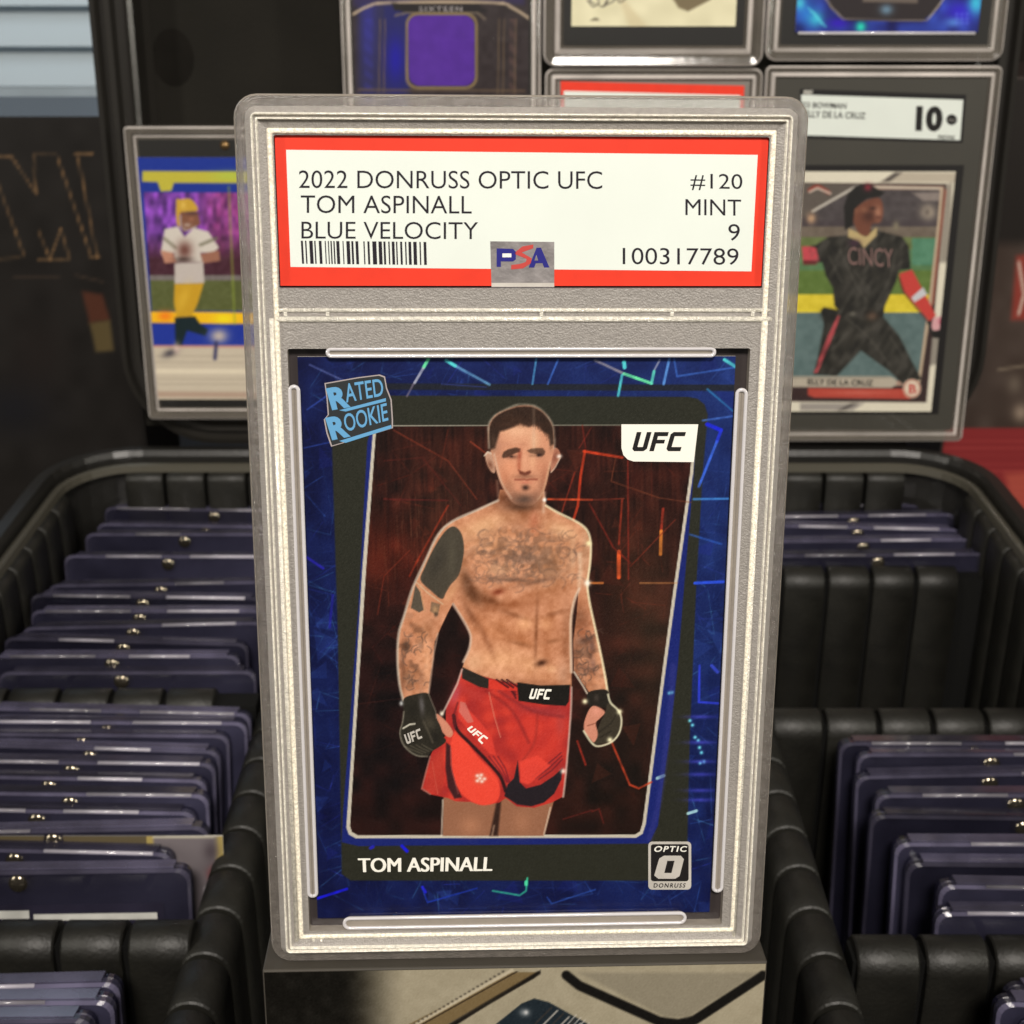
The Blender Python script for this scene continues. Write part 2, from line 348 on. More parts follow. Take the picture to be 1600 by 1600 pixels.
box("back_plate", -HW + 2 * mm, HW - 2 * mm, -HH + 2 * mm, HH - 2 * mm, -6.0 * mm, -3.1 * mm, M["well"], SL)
# corner reliefs seen past the card
for cx, cy, mm_ in ((wx0 + 1.2 * mm, wy1 - 1.0 * mm, "wellblue"),):
    pass
# dividing bars between label and card
for py in (481, 495):
    a = S.loc(432, py, -1.1 * mm); b = S.loc(1206, py + 8, -1.1 * mm)
    y = (a[1] + b[1]) / 2
    tube("divider_bar", [(a[0], y, -1.3 * mm), (b[0], y, -1.3 * mm)], .32 * mm if py == 481 else .45 * mm, M["ridge"], SL)
for px in (446, 512, 846, 1050, 1176):
    a = S.loc(px, 488, -1.2 * mm); box("divider_tick", a[0] - .25 * mm, a[0] + .25 * mm, a[1] - .55 * mm, a[1] + .6 * mm, -1.4 * mm, -1.05 * mm, M["ridge"], SL)
# inner edge line of the card frame (bright step)
for px, pyt, pyb, pxb in ((425, 497, 1470, 462), (1194, 500, 1474, 1148)):
    a = S.loc(px, pyt, -1.2 * mm); b = S.loc(pxb, pyb, -1.2 * mm); x = (a[0] + b[0]) / 2
    tube("frame_bead", [(x, a[1], -1.3 * mm), (x, b[1], -1.3 * mm)], .42 * mm, M["ridge"], SL)
# mould marks at the foot of the slab
a = S.loc(494, 1467, -1.2 * mm)
for dx in (-.6, .7): box("mould_mark", a[0] + dx * mm, a[0] + (dx + .35) * mm, a[1] - .7 * mm, a[1] + .5 * mm, -1.35 * mm, -1.05 * mm, M["ridge"], SL)
# long retaining rails around the card: stadium loops
def stadium(x0, x1, y0, y1, z, r=.3 * mm):
    rad = min(x1 - x0, y1 - y0) / 2 * .98
    pts = [(x, y, z) for x, y in rrect(x0, x1, y0, y1, rad, 5)]
    e = tube("retaining_rail", pts, r, M["rail"], SL, closed=True, n=8)
    pr = rrect(x0 + .1 * mm, x1 - .1 * mm, y0 + .1 * mm, y1 - .1 * mm, rad * .9, 5)
    prism("rail_core", pr, z - .9 * mm, z - .15 * mm, M["frost2"], e)
zr = -1.5 * mm
def railpx(xa, ya, xb, yb):
    p = S.loc(xa, ya, zr); q = S.loc(xb, yb, zr); return p, q
p, q = railpx(512, 556, 1116, 556); yc = (p[1] + q[1]) / 2; stadium(p[0], q[0], S.loc(800, 556, zr)[1], S.loc(800, 545, zr)[1], zr)
p, q = railpx(538, 1440, 1070, 1440); stadium(p[0], q[0], S.loc(800, 1446, zr)[1], S.loc(800, 1431, zr)[1], zr)
xl = (S.loc(459, 620, zr)[0] + S.loc(489, 1390, zr)[0]) / 2
stadium(xl - .65 * mm, xl + .65 * mm, S.loc(490, 1400, zr)[1], S.loc(459, 604, zr)[1], zr)
xr = (S.loc(1161, 620, zr)[0] + S.loc(1119, 1385, zr)[0]) / 2
stadium(xr - .7 * mm, xr + .7 * mm, S.loc(1119, 1392, zr)[1], S.loc(1161, 609, zr)[1], zr)

# label
zl = -1.9 * mm
lab = box("paper_label", lxa, lxb, lya, lyb, zl - .3 * mm, zl, M["red"], SL)
z1 = zl + .02 * mm
polypx("white_field", [(447, 234), (1184, 242), (1174, 424), (454, 417)], S, z1, M["white"], lab)
z2 = z1 + .02 * mm
T = lambda s, x0, y0, x1, y1, sk=0, off=-.003, m="ink": textq("lettering", s, S, rectq(x0, y0, x1, y1, sk), z2, M[m], lab, off)
T("2022 DONRUSS OPTIC UFC", 467, 266, 941, 294, 1.5); T("TOM ASPINALL", 470, 305, 737, 333, 1); T("BLUE VELOCITY", 471, 346, 747, 373, 1)
T("#120", 1079, 271, 1160, 297, 1); T("MINT", 1071, 311, 1158, 336, 1); T("9", 1138, 350, 1156, 376, 0); T("100317789", 973, 387, 1154, 413, 1)
# barcode
xx = 471.0; bars = []; br = random.Random(4); gap_after = {13}
wd = [3, 2, 5, 2, 4, 1.5, 1.5, 2, 2, 4.5, 1.5, 5, 3, 4, 1.8, 3, 6, 5, 3, 2, 4, 2, 3, 2, 4, 5, 2, 4]
for i, wv in enumerate(wd):
    bars.append([((xx - 471) / 196, 0), ((xx + wv - 471) / 196, 0), ((xx + wv - 471) / 196, 1), ((xx - 471) / 196, 1)]); xx += wv + (7.5 if i == 13 else br.choice([2.2, 3, 4, 4.6]))
sc_ = 1 / bars[-1][1][0]; bars = [[(u * sc_, v) for u, v in b] for b in bars]
polyq("barcode", bars, S, [(472, 412), (667, 414), (666, 378), (470, 376)], z2, M["ink"], lab)
# hologram chip
h = polypx("hologram", [(766, 377), (866, 378), (866, 449), (768, 449)], S, z2 + .01 * mm, M["holo"], lab, th=.05 * mm); 
zh = z2 + .04 * mm
def shift(P, q): return P
Pp = [(0, 0), (.22, 0), (.22, .30), (.85, .30), (1, .42), (1, .85), (.85, 1), (0, 1)]
polyq("lettering", [Pp], S, [(776, 417), (806, 417), (806, 389), (776, 388)], zh, M["holoblue"], lab)
polyq("lettering", [[(0, 0), (1, 0), (1, 1), (0, 1)]], S, [(785, 402), (799, 402), (799, 396), (785, 396)], zh + .01 * mm, M["wht"], lab)
polyq("lettering", [[(.0, 0), (.28, 0), (.36, .22), (.70, .22), (.78, 0), (1.05, 0), (.62, 1), (.40, 1)]], S, [(826, 418), (857, 418), (857, 387), (826, 387)], zh, M["holoblue"], lab)
polyq("lettering", [[(.2, 0), (.8, 0), (.5, 1)]], S, [(833, 407), (843, 407), (843, 398), (833, 398)], zh + .01 * mm, M["holo"], lab)
Sp = [(.98, 1), (.45, .92), (.1, .68), (.1, .62), (.75, .42), (.72, .30), (.4, .22), (-.05, .18), (-.05, 0), (.6, .04), (1.0, .25), (1.0, .45), (.45, .68), (1.0, .85)]
polyq("lettering", [Sp], S, [(800, 421), (828, 421), (834, 382), (802, 382)], zh, M["holored"], lab)
polyq("hologram_shine", [[(0, 0), (1, 0), (1, 1), (0, 1)]], S, [(768, 448), (866, 448), (866, 442), (768, 442)], zh, M["silver"], lab)

# clear cover over label and card
cov = mesh("clear_cover", [(ix0, iy0, -.9 * mm), (ix1, iy0, -.9 * mm), (ix1, iy1, -.9 * mm), (ix0, iy1, -.9 * mm)], [(0, 1, 2, 3)], M["cover"], SL)

# ------------------------------------------------------------------ the card inside it
def paint_main(X, Y):
    P = Paint(X, Y, (14, 24, 72))
    t = np.clip((X - 470) / 680, 0, 1) * np.clip(1.25 - (Y - 560) / 900, 0, 1)
    P.C = P.C * (1 - t[:, None] * .55) + np.array((40, 66, 134.)) * t[:, None] * .55
    P.C += (vnoise(X, Y, 26, 1)[:, None] - .5) * np.array([10, 16, 26])
    # faint crackle lines over the whole foil
    rl = random.Random(11)
    segs = []
    for k in range(640):
        x, y = rl.uniform(460, 1150), rl.uniform(555, 1430); a = rl.uniform(0, 6.28); pts = [(x, y)]
        for j in range(rl.choice([1, 2, 2, 3])):
            L = rl.uniform(25, 80); pts.append((pts[-1][0] + L * math.cos(a), pts[-1][1] + L * math.sin(a))); a += rl.choice([-1, 1]) * rl.uniform(1.2, 2.4)
        segs.append(pts)
    for k in range(240):
        x, y = rl.uniform(460, 1150), rl.uniform(555, 1430)
        if 610 < x < 1010 and 690 < y < 1290: continue
        a = rl.uniform(0, 6.28); L = rl.uniform(14, 50); P.poly([(x, y), (x + L * math.cos(a), y + L * math.sin(a)), (x + L * .8 * math.cos(a + rl.uniform(.6, 1.6)), y + L * .8 * math.sin(a + rl.uniform(.6, 1.6)))], rl.choice([(50, 84, 170), (8, 14, 50), (64, 96, 190), (34, 40, 150)]), 2, rl.uniform(.08, .26))
    for pts in segs: P.line(pts, 1.3, rl.choice([(60, 96, 180), (74, 120, 205), (60, 70, 190), (90, 160, 205)]), .12 + .5 * rl.random() ** 2, 1.8, fade=.95)
    # charcoal band
    ch = (45, 46, 38)
    P.poly([(600, 599), (1150, 601), (1149, 611), (600, 609)], (34, 36, 40), 1.5, .85)
    band = [(517, 640), (600, 618), (1075, 620)] + [(1090, 623), (1101, 632), (1106, 648)] + [(1098, 740), (1088, 915), (1078, 1147), (1073, 1366), (1068, 1376), (548, 1376), (534, 1366), (528, 1000)]
    P.poly(band, ch, 1.5)
    bnd = [(583, 662), (1087, 664), (1084, 740), (1069, 915), (1059, 1040), (1047, 1147), (1036, 1225), (1028, 1290), (1014, 1318), (560, 1322), (534, 1316), (536, 1270), (560, 950), (574, 690)]
    P.poly(bnd, (28, 40, 112), 1.5)
    # picture window
    rim = [(583, 670), (586, 661), (1090, 661), (1083, 740), (1058, 915), (1041, 1040), (1027, 1147), (1017, 1225), (1009, 1288), (1004, 1303), (994, 1309), (556, 1310), (545, 1304), (541, 1293), (548, 1190), (566, 890)]
    pic = [(588, 666), (1086, 665), (1078, 740), (1053, 915), (1036, 1040), (1022, 1147), (1012, 1225), (1004, 1286), (1000, 1299), (992, 1304), (559, 1305), (550, 1300), (547, 1291), (553, 1190), (572, 890)]
    P.poly(rim, (196, 190, 176), 1.4)
    P.poly([(588, 655), (1094, 655), (1090, 664), (588, 665)], ch, 1.5)
    def bgc(x, y):
        c = np.tile(np.array((48, 24, 20.)), (len(x), 1))
        def bl(cx, cy, rx, ry, col, a):
            g = a * np.exp(-((x - cx) / rx) ** 2 - ((y - cy) / ry) ** 2); c[:] = c * (1 - g[:, None]) + np.array(col, float) * g[:, None]
        bl(760, 700, 160, 60, (66, 30, 21), .8); bl(1000, 760, 110, 80, (58, 26, 20), .7); bl(620, 860, 70, 60, (120, 44, 26), .65); bl(585, 880, 30, 50, (140, 54, 32), .5)
        bl(690, 800, 50, 80, (84, 50, 36), .55); bl(980, 900, 60, 110, (92, 46, 28), .45); bl(1020, 1010, 60, 160, (84, 62, 46), .6); bl(600, 1150, 120, 200, (30, 16, 17), .9); bl(960, 1200, 120, 140, (40, 26, 20), .8)
        bl(920, 1010, 60, 70, (88, 48, 36), .4)
        c *= .86; c += (vnoise(x, y, 22, 3)[:, None] - .5) * np.array([30, 12, 9]) + (vnoise(x, y * .12, 4, 4)[:, None] - .5) * np.array([22, 14, 10]) * np.clip((980 - y) / 200, 0, 1)[:, None]
        return c
    I, a = P.pmask(pic, 1.2); P.mix(I, a, bgc)
    # red crackle in the picture
    for k in range(120):
        x, y = rl.uniform(560, 1060), rl.uniform(670, 1290); a = rl.uniform(0, 6.28); pts = [(x, y)]
        for j in range(rl.choice([1, 2, 3])):
            L = rl.uniform(25, 80); pts.append((pts[-1][0] + L * math.cos(a), pts[-1][1] + L * math.sin(a))); a += rl.choice([-1, 1]) * rl.uniform(1.2, 2.4)
        if any(q_[0] > 1080 - (q_[1] - 740) * .14 or q_[0] < 590 - (q_[1] - 665) * .075 or q_[1] > 1300 or q_[1] < 668 for q_ in pts): continue
        P.line(pts, 1.6, rl.choice([(150, 56, 38), (120, 44, 34), (170, 80, 54)]), (.08 + .3 * rl.random() ** 2) * (1 if y < 1000 else .5), 1.8, fade=.9)
    for k in range(80):
        x, y = rl.uniform(600, 1020), rl.uniform(690, 1240); a = rl.uniform(0, 6.28); L = rl.uniform(14, 46); P.poly([(x, y), (x + L * math.cos(a), y + L * math.sin(a)), (x + L * .8 * math.cos(a + 1.1), y + L * .8 * math.sin(a + 1.1))], rl.choice([(110, 44, 32), (20, 10, 10), (130, 60, 40)]), 2, rl.uniform(.08, .24))
    for k in range(90):
        x, y = rl.uniform(600, 740), rl.uniform(740, 900); L = rl.uniform(20, 80); P.line([(x, y), (x + 2, y + L)], 1.3, rl.choice([(130, 92, 70), (110, 52, 36), (34, 20, 18)]), .3, 1.5, fade=.6)
    rc = (225, 72, 38); lines = [
        ([(912, 705), (972, 715)], 4, rc, .95), ([(914, 705), (907, 745), (903, 790), (896, 812)], 4, rc, .9), ([(898, 738), (878, 800)], 2.5, (170, 60, 40), .7),
        ([(856, 780), (925, 781)], 3, (230, 90, 50), .9), ([(925, 781), (975, 779)], 2, (150, 62, 44), .7), ([(972, 782), (967, 850)], 3, (190, 64, 40), .7), ([(967, 862), (967, 902)], 6, (240, 100, 50), 1),
        ([(981, 720), (982, 905)], 2.5, (140, 44, 32), .8), ([(921, 787), (958, 855), (985, 880)], 2.5, (140, 44, 32), .7), ([(1036, 795), (1033, 830)], 4, (190, 62, 44), .8), ([(1033, 830), (1032, 866)], 5, (230, 140, 60), .95),
        ([(962, 715), (955, 752), (1030, 778), (1080, 785)], 2, (120, 66, 44), .7), ([(1055, 812), (985, 885)], 2.2, (130, 50, 36), .7), ([(915, 911), (942, 911)], 3, (235, 140, 70), 1), ([(1000, 911), (1058, 911)], 2.4, (190, 130, 80), .7),
        ([(955, 1158), (984, 1226), (998, 1232), (1018, 1222)], 3, (205, 74, 44), .9), ([(902, 1158), (915, 1195)], 3, (190, 56, 40), .8), ([(925, 1268), (936, 1264), (943, 1286)], 2.5, (120, 40, 34), .7), ([(880, 1280), (925, 1266)], 2.5, (110, 36, 32), .6),
        ([(615, 672), (700, 720), (745, 780)], 2, (150, 66, 44), .6), ([(700, 672), (688, 730)], 2, (110, 48, 34), .6), ([(735, 690), (764, 712)], 2.4, (170, 74, 50), .7), ([(600, 780), (700, 782)], 2, (120, 40, 40), .6), ([(640, 860), (600, 900), (590, 960)], 2, (150, 60, 40), .5),
        ([(700, 790), (650, 880), (640, 900)], 3, (180, 60, 34), .6), ([(600, 720), (660, 715), (720, 790)], 2, (100, 40, 34), .5), ([(910, 665), (915, 700)], 2.5, (140, 44, 34), .7), ([(924, 668), (905, 700)], 2.2, (140, 50, 40), .6), ([(560, 1100), (640, 1090)], 2, (70, 34, 30), .6)]
    for pts, wd_, c, al in lines: P.line(pts, wd_, c, al, 1.6, fade=.45)
    for k in range(26):
        x, y = rl.uniform(860, 1040), rl.uniform(690, 960); a = rl.choice([1.57, 1.4, .1, .8, 2.2]); L = rl.uniform(15, 60); P.line([(x, y), (x + L * math.cos(a), y + L * math.sin(a))], 1.6, (150, 60, 42), .3, 1.5, fade=.8)
    # foil sparkle in the blue border
    cy, bl_, gr = (90, 220, 225), (60, 110, 235), (110, 235, 170)
    for pts, wd_, c, al in [
        ([(670, 560), (662, 574)], 5, gr, 1), ([(661, 576), (648, 598)], 4, (190, 190, 205), .9), ([(646, 600), (636, 619)], 3, (120, 110, 130), .8),
        ([(697, 563), (712, 572)], 5, cy, 1), ([(714, 573), (765, 601)], 4, (110, 170, 215), .8), ([(838, 560), (832, 600)], 3, (90, 170, 220), .8), ([(872, 562), (856, 600)], 3, (70, 120, 215), .8),
        ([(930, 563), (975, 584)], 4, (170, 160, 165), .8), ([(975, 584), (1018, 599)], 4.5, gr, 1), ([(1018, 599), (1022, 580)], 4.5, (100, 225, 200), 1), ([(1023, 577), (1031, 562)], 3, (170, 170, 190), .8),
        ([(975, 566), (976, 574)], 6, cy, 1), ([(972, 586), (966, 618)], 4, cy, .9), ([(1046, 560), (1037, 600)], 4, (100, 160, 235), .9), ([(1053, 560), (1058, 588), (1148, 574)], 3, (64, 110, 200), .8),
        ([(1132, 562), (1151, 574)], 5, cy, 1), ([(1105, 608), (1146, 643)], 3, (50, 130, 190), .8), ([(1098, 657), (1147, 650)], 3, (74, 120, 215), .8), ([(1105, 663), (1126, 672)], 6, (30, 40, 235), 1), ([(1127, 672), (1120, 690)], 5, (40, 60, 235), 1),
        ([(1120, 690), (1092, 760)], 4, (64, 110, 235), .95), ([(1084, 780), (1148, 779)], 3.5, (74, 150, 235), .9), ([(1086, 911), (1130, 909)], 4.5, (50, 90, 245), 1), ([(1078, 835), (1127, 850)], 3, (50, 100, 200), .7),
        ([(1093, 1040), (1092, 1097), (1122, 1099)], 3.5, (54, 70, 235), .9), ([(1112, 1040), (1121, 1050)], 5, (70, 90, 245), .9), ([(495, 1404), (542, 1389)], 4, (30, 30, 245), 1), ([(660, 1388), (668, 1410), (745, 1388)], 2.5, (30, 60, 180), .8), ([(660, 1386), (665, 1394)], 4, (40, 40, 235), 1),
        ([(770, 1392), (812, 1399), (822, 1392), (824, 1372)], 3, (60, 200, 160), .8), ([(822, 1378), (822, 1382)], 5, (80, 220, 170), 1), ([(628, 1322), (636, 1330)], 5, (30, 30, 235), 1), ([(579, 1325), (583, 1323)], 5, (40, 40, 200), 1),
        ([(855, 1402), (862, 1412), (930, 1390)], 2.5, (50, 90, 180), .7), ([(475, 700), (520, 690)], 2, (50, 80, 170), .7), ([(484, 570), (552, 602)], 3, (110, 120, 180), .6), ([(480, 640), (520, 612)], 2.5, (60, 90, 190), .6),
        ([(478, 870), (505, 888)], 4, (50, 40, 200), .8), ([(520, 930), (515, 980)], 4, (40, 30, 170), .6), ([(690, 600), (760, 605)], 2, (60, 80, 190), .5), ([(1075, 1271), (1088, 1267)], 4.5, (190, 240, 245), 1), ([(1027, 1216), (1037, 1212)], 5, (170, 215, 220), 1)]:
        P.line(pts, wd_, c, al, 1.5, fade=.35)
    for x, y in ((1078, 1126), (1082, 1133), (1086, 1152), (1091, 1157), (1093, 1168), (1096, 1176), (1100, 1190), (1094, 1192), (1050, 1082), (1046, 1083)): P.blob(x, y, 2.6, 2.6, (120, 225, 250), 1)
    for y in (1120, 1160, 1190, 1210, 1235, 1250): P.blob(1095, y, 22, 3, (80, 80, 210), .6)
    P.line([(1052, 1040), (1045, 1130), (1030, 1250), (1015, 1310)], 9, (60, 62, 136), .45, 5, smooth=True)
    # ---------------- printed fighter
    skin = (202, 140, 106); rim_ = (226, 214, 196)
    torso = [(781, 765), (778, 782), (765, 787), (745, 797), (722, 808), (706, 815), (694, 823), (684, 836), (675, 852), (665, 875), (655, 898), (645, 918), (639, 940), (632, 960), (625, 982), (621, 1010), (621, 1040), (624, 1068), (630, 1096),
             (669, 1090), (672, 1060), (677, 1030), (679, 1003), (690, 978), (700, 957), (708, 942), (716, 956), (727, 973), (735, 992), (734, 1013), (726, 1030), (722, 1046), (752, 1062), (790, 1070), (830, 1074), (893, 1074),
             (893, 1040), (892, 1000), (893, 962), (897, 936), (904, 922), (901, 960), (896, 1000), (897, 1048), (911, 1068), (925, 1088), (950, 1086), (948, 1062), (942, 1038), (937, 1010), (930, 982), (925, 960), (920, 938), (918, 915), (921, 895), (923, 868), (922, 845), (916, 828), (904, 817), (888, 811), (870, 801), (853, 789), (850, 765)]
    legs = [(693, 1240), (692, 1306), (850, 1306), (866, 1250), (780, 1240)]
    P.poly(legs, (150, 104, 80), 1.5); P.poly([(776, 1252), (783, 1252), (778, 1306), (765, 1306)], (46, 30, 26), 4, .9); P.blob(735, 1290, 16, 14, (185, 130, 100), .7); P.blob(815, 1285, 14, 18, (176, 124, 96), .6); P.line([(692, 1250), (690, 1306)], 3, rim_, .6); P.line([(860, 1262), (850, 1304)], 3, rim_, .5)
    P.line([(769, 1306), (772, 1290)], 3, (170, 140, 120), .6)
    I, a = P.pmask(torso, 1.4)
    def skinf(x, y):
        c = np.tile(np.array(skin, float), (len(x), 1))
        def bl(cx, cy, rx, ry, col, a_, rot=0):
            co_, si = math.cos(R(rot)), math.sin(R(rot)); dx, dy = x - cx, y - cy; u = (dx * co_ + dy * si) / rx; v = (-dx * si + dy * co_) / ry
            g = a_ * np.exp(-u * u - v * v); c[:] = c * (1 - g[:, None]) + np.array(col, float) * g[:, None]
        bl(740, 930, 20, 12, (96, 62, 42), .9, 50); bl(765, 938, 26, 8, (120, 74, 48), .8, 25); bl(728, 905, 10, 18, (96, 64, 46), .8, -20); bl(800, 945, 40, 7, (158, 96, 62), .7, -8); bl(850, 925, 40, 6, (170, 106, 70), .6, -14)
        bl(720, 880, 10, 30, (150, 100, 70), .5); bl(800, 780, 30, 14, (112, 70, 50), .95); bl(818, 800, 34, 20, (150, 96, 66), .8); bl(790, 800, 10, 22, (160, 104, 76), .5, 30); bl(835, 815, 8, 20, (196, 118, 90), .6)
        bl(755, 822, 40, 14, (232, 184, 140), .7, -20); bl(880, 830, 26, 12, (236, 190, 146), .7, 20); bl(860, 880, 34, 40, (176, 128, 94), .75); bl(770, 850, 44, 24, (206, 156, 116), .5)
        bl(745, 970, 14, 30, (176, 112, 76), .6, -30); bl(780, 985, 40, 20, (200, 132, 88), .5); bl(795, 990, 30, 7, (160, 100, 66), .7, 28); bl(855, 1010, 8, 40, (172, 108, 72), .65); bl(862, 965, 7, 30, (170, 108, 72), .5)
        bl(815, 1000, 26, 12, (186, 118, 78), .5, 20); bl(780, 1030, 44, 20, (230, 172, 128), .75); bl(830, 1040, 20, 14, (224, 166, 122), .6); bl(740, 1035, 14, 14, (224, 176, 138), .6); bl(885, 1000, 8, 60, (150, 98, 70), .55)
        bl(846, 1036, 9, 5, (80, 48, 34), .95, -15); bl(862, 1046, 8, 6, (234, 184, 140), .6); bl(850, 1058, 26, 8, (190, 128, 88), .5); bl(880, 1055, 10, 18, (206, 160, 134), .6); bl(835, 1068, 60, 6, (150, 96, 66), .5, 4)
        bl(778, 925, 10, 5, (128, 58, 36), .85, -10); bl(843, 908, 30, 4, (110, 80, 66), .65, -12); bl(795, 906, 30, 3.5, (110, 84, 72), .75, 2); bl(820, 873, 38, 9, (142, 112, 96), .75, 2)
        bl(655, 985, 16, 8, (140, 90, 60), .5, 30); bl(668, 980, 12, 14, (150, 100, 70), .6); bl(640, 1010, 14, 30, (206, 140, 104), .4); bl(635, 1010, 7, 10, (84, 64, 52), .75); bl(660, 1020, 10, 40, (222, 160, 120), .5); bl(637, 1060, 8, 16, (110, 84, 66), .55, -20); bl(650, 1050, 10, 10, (150, 104, 76), .5, 40)
        bl(910, 980, 12, 26, (168, 104, 76), .6); bl(905, 965, 14, 18, (128, 84, 60), .7); bl(915, 1000, 14, 6, (96, 74, 66), .7, -20); bl(925, 1010, 6, 12, (100, 78, 74), .7); bl(903, 1020, 10, 4, (96, 72, 60), .6); bl(928, 1040, 6, 14, (120, 88, 78), .7, -15); bl(915, 1045, 10, 7, (140, 100, 84), .6, 40)
        bl(915, 860, 8, 40, (190, 150, 120), .6)
        # grey ink on the chest and forearms
        nz = vnoise(x + 6 * vnoise(x, y, 15, 8), y, 7, 6); ch_ = np.exp(-(((x - 815) / 82) ** 2 + ((y - 868) / 44) ** 2) ** 2) * np.clip((nz - .34) * 3.2, 0, 1) * .62
        c[:] = c * (1 - ch_[:, None]) + np.array((128, 98, 80.)) * ch_[:, None]
        ar = (np.exp(-((x - 645) / 30) ** 2 - ((y - 1020) / 55) ** 2) + np.exp(-((x - 920) / 22) ** 2 - ((y - 1025) / 45) ** 2)) * np.clip((vnoise(x, y, 8, 9) - .45) * 3, 0, 1) * .5
        c[:] = c * (1 - ar[:, None]) + np.array((92, 72, 62.)) * ar[:, None]
        bl(838, 985, 3, 50, (120, 72, 46), .55, 2); bl(806, 962, 22, 4, (130, 80, 52), .6, 18); bl(868, 958, 16, 4, (130, 80, 52), .55, -16); bl(812, 1006, 18, 3.5, (134, 84, 54), .5, 14); bl(864, 1002, 12, 3.5, (134, 84, 54), .5, -10); bl(760, 1000, 5, 30, (140, 86, 58), .5, -24)
        bl(735, 960, 6, 24, (120, 74, 50), .6, -30); bl(820, 975, 12, 10, (236, 176, 126), .5); bl(852, 975, 10, 10, (228, 166, 118), .4); bl(780, 890, 26, 10, (232, 182, 140), .4); bl(895, 870, 6, 34, (236, 196, 160), .4)
        bl(668, 1035, 5, 34, (236, 176, 134), .5); bl(630, 1045, 4, 34, (120, 80, 60), .6); bl(900, 1035, 4, 34, (120, 78, 58), .6); bl(934, 1030, 4, 30, (226, 168, 130), .4)
        c += (vnoise(x, y, 5, 12)[:, None] - .5) * 16 + (vnoise(x, y, 11, 13)[:, None] - .5) * 18
        g2 = c.mean(1, keepdims=True); c[:] = g2 + (c - g2) * .86; c[:] = 138 + (c - 138) * 1.14
        return c
    P.mix(I, a, skinf)
    # swirls of chest ink
    for k in range(85):
        x, y = rl.uniform(745, 905), rl.uniform(832, 915); a0 = rl.uniform(0, 6.28); pts = [(x, y)]
        for j in range(4): pts.append((pts[-1][0] + 6 * math.cos(a0), pts[-1][1] + 5 * math.sin(a0))); a0 += rl.uniform(.2, .9)
        P.line(pts, 2.4, (112, 88, 76), .34, 2.6, smooth=True)
    for k in range(44):
        x, y = rl.choice([(rl.uniform(630, 668), rl.uniform(985, 1080)), (rl.uniform(902, 935), rl.uniform(985, 1065))]); a0 = rl.uniform(0, 6.28); pts = [(x, y)]
        for j in range(3): pts.append((pts[-1][0] + 5 * math.cos(a0), pts[-1][1] + 5 * math.sin(a0))); a0 += rl.uniform(.4, 1.1)
        P.line(pts, 2, (88, 70, 62), .5, 1.8, smooth=True)
    # solid black upper-arm sleeve
    ink = (70, 66, 57)
    P.poly([(711, 823), (721, 834), (725, 856), (722, 880), (716, 900), (704, 914), (697, 926), (690, 936), (672, 922), (657, 906), (664, 886), (675, 862), (688, 840), (700, 826)], ink, 1.8, .97, True)
    P.blob(683, 880, 10, 26, (52, 49, 44), .5, 25); P.blob(706, 870, 6, 30, (92, 87, 74), .5)
    P.poly([(649, 914), (657, 925), (662, 953), (655, 957), (642, 950), (646, 930)], (84, 78, 68), 1.8, .95)
    P.line([(651, 910), (668, 926), (692, 944)], 2, (205, 180, 150), .8); P.line([(655, 915), (664, 955)], 2, (196, 150, 112), .7); P.poly([(674, 940), (688, 944), (684, 962), (672, 955)], (112, 96, 78), 2, .8); P.blob(680, 953, 4, 6, (190, 150, 110), .8); P.blob(681, 960, 3, 4, (60, 50, 42), .8)
    P.blob(706, 925, 6, 22, (212, 160, 120), .6, 30)
    # rim light along the silhouette
    P.line([(778, 782), (745, 797), (706, 815), (684, 836), (665, 875), (645, 918), (632, 960), (623, 990), (621, 1030), (624, 1068), (630, 1094)], 4, (200, 190, 176), .75, 2.5, smooth=True)
    P.line([(853, 790), (872, 801), (904, 817), (918, 830), (923, 850), (922, 880), (918, 912), (921, 940), (930, 982), (942, 1038), (950, 1085)], 3.6, (238, 226, 190), .85, 2, smooth=True)
    P.line([(906, 866), (907, 895), (905, 915)], 6, (236, 216, 190), .5, 6); P.line([(905, 920), (897, 940), (892, 970), (892, 1010), (893, 1050)], 4.5, (224, 200, 178), .8, 3, smooth=True)
    P.line([(708, 944), (722, 966), (735, 992), (733, 1014), (724, 1034)], 4, (214, 190, 172), .75, 2.5, smooth=True); P.line([(669, 1088), (673, 1060), (678, 1020), (684, 990)], 3, (200, 170, 150), .6, 2)
    P.line([(897, 1050), (911, 1072), (920, 1088)], 2.5, rim_, .8); P.blob(918, 911, 5, 5, (255, 250, 235), 1); P.blob(920, 849, 4, 4, (245, 240, 190), 1)
    # ears, head, face
    P.poly([(758, 712), (763, 706), (770, 710), (774, 736), (769, 738), (762, 728)], (190, 150, 128), 1.5, 1, True); P.blob(766, 726, 4, 8, (120, 76, 58), .8, -20); P.line([(757, 712), (762, 706), (770, 710)], 2.5, rim_, .7)
    P.poly([(864, 700), (872, 702), (876, 713), (870, 726), (861, 738), (860, 716)], (176, 120, 98), 1.5, 1, True); P.blob(868, 714, 4, 9, (120, 66, 50), .7, 20); P.blob(874, 713, 4, 3, (250, 240, 230), .9); P.line([(875, 716), (868, 730), (861, 738)], 2, rim_, .5)
    head = [(763, 690), (763, 668), (768, 655), (777, 646), (790, 640), (805, 635), (818, 633), (832, 634), (846, 641), (857, 652), (864, 666), (866, 686), (865, 704), (861, 722), (857, 740), (853, 758), (848, 772), (841, 782), (830, 790), (814, 791), (801, 785), (793, 775), (785, 760), (779, 746), (774, 730), (769, 712)]
    P.poly(head, (208, 148, 118), 1.4, 1, True)
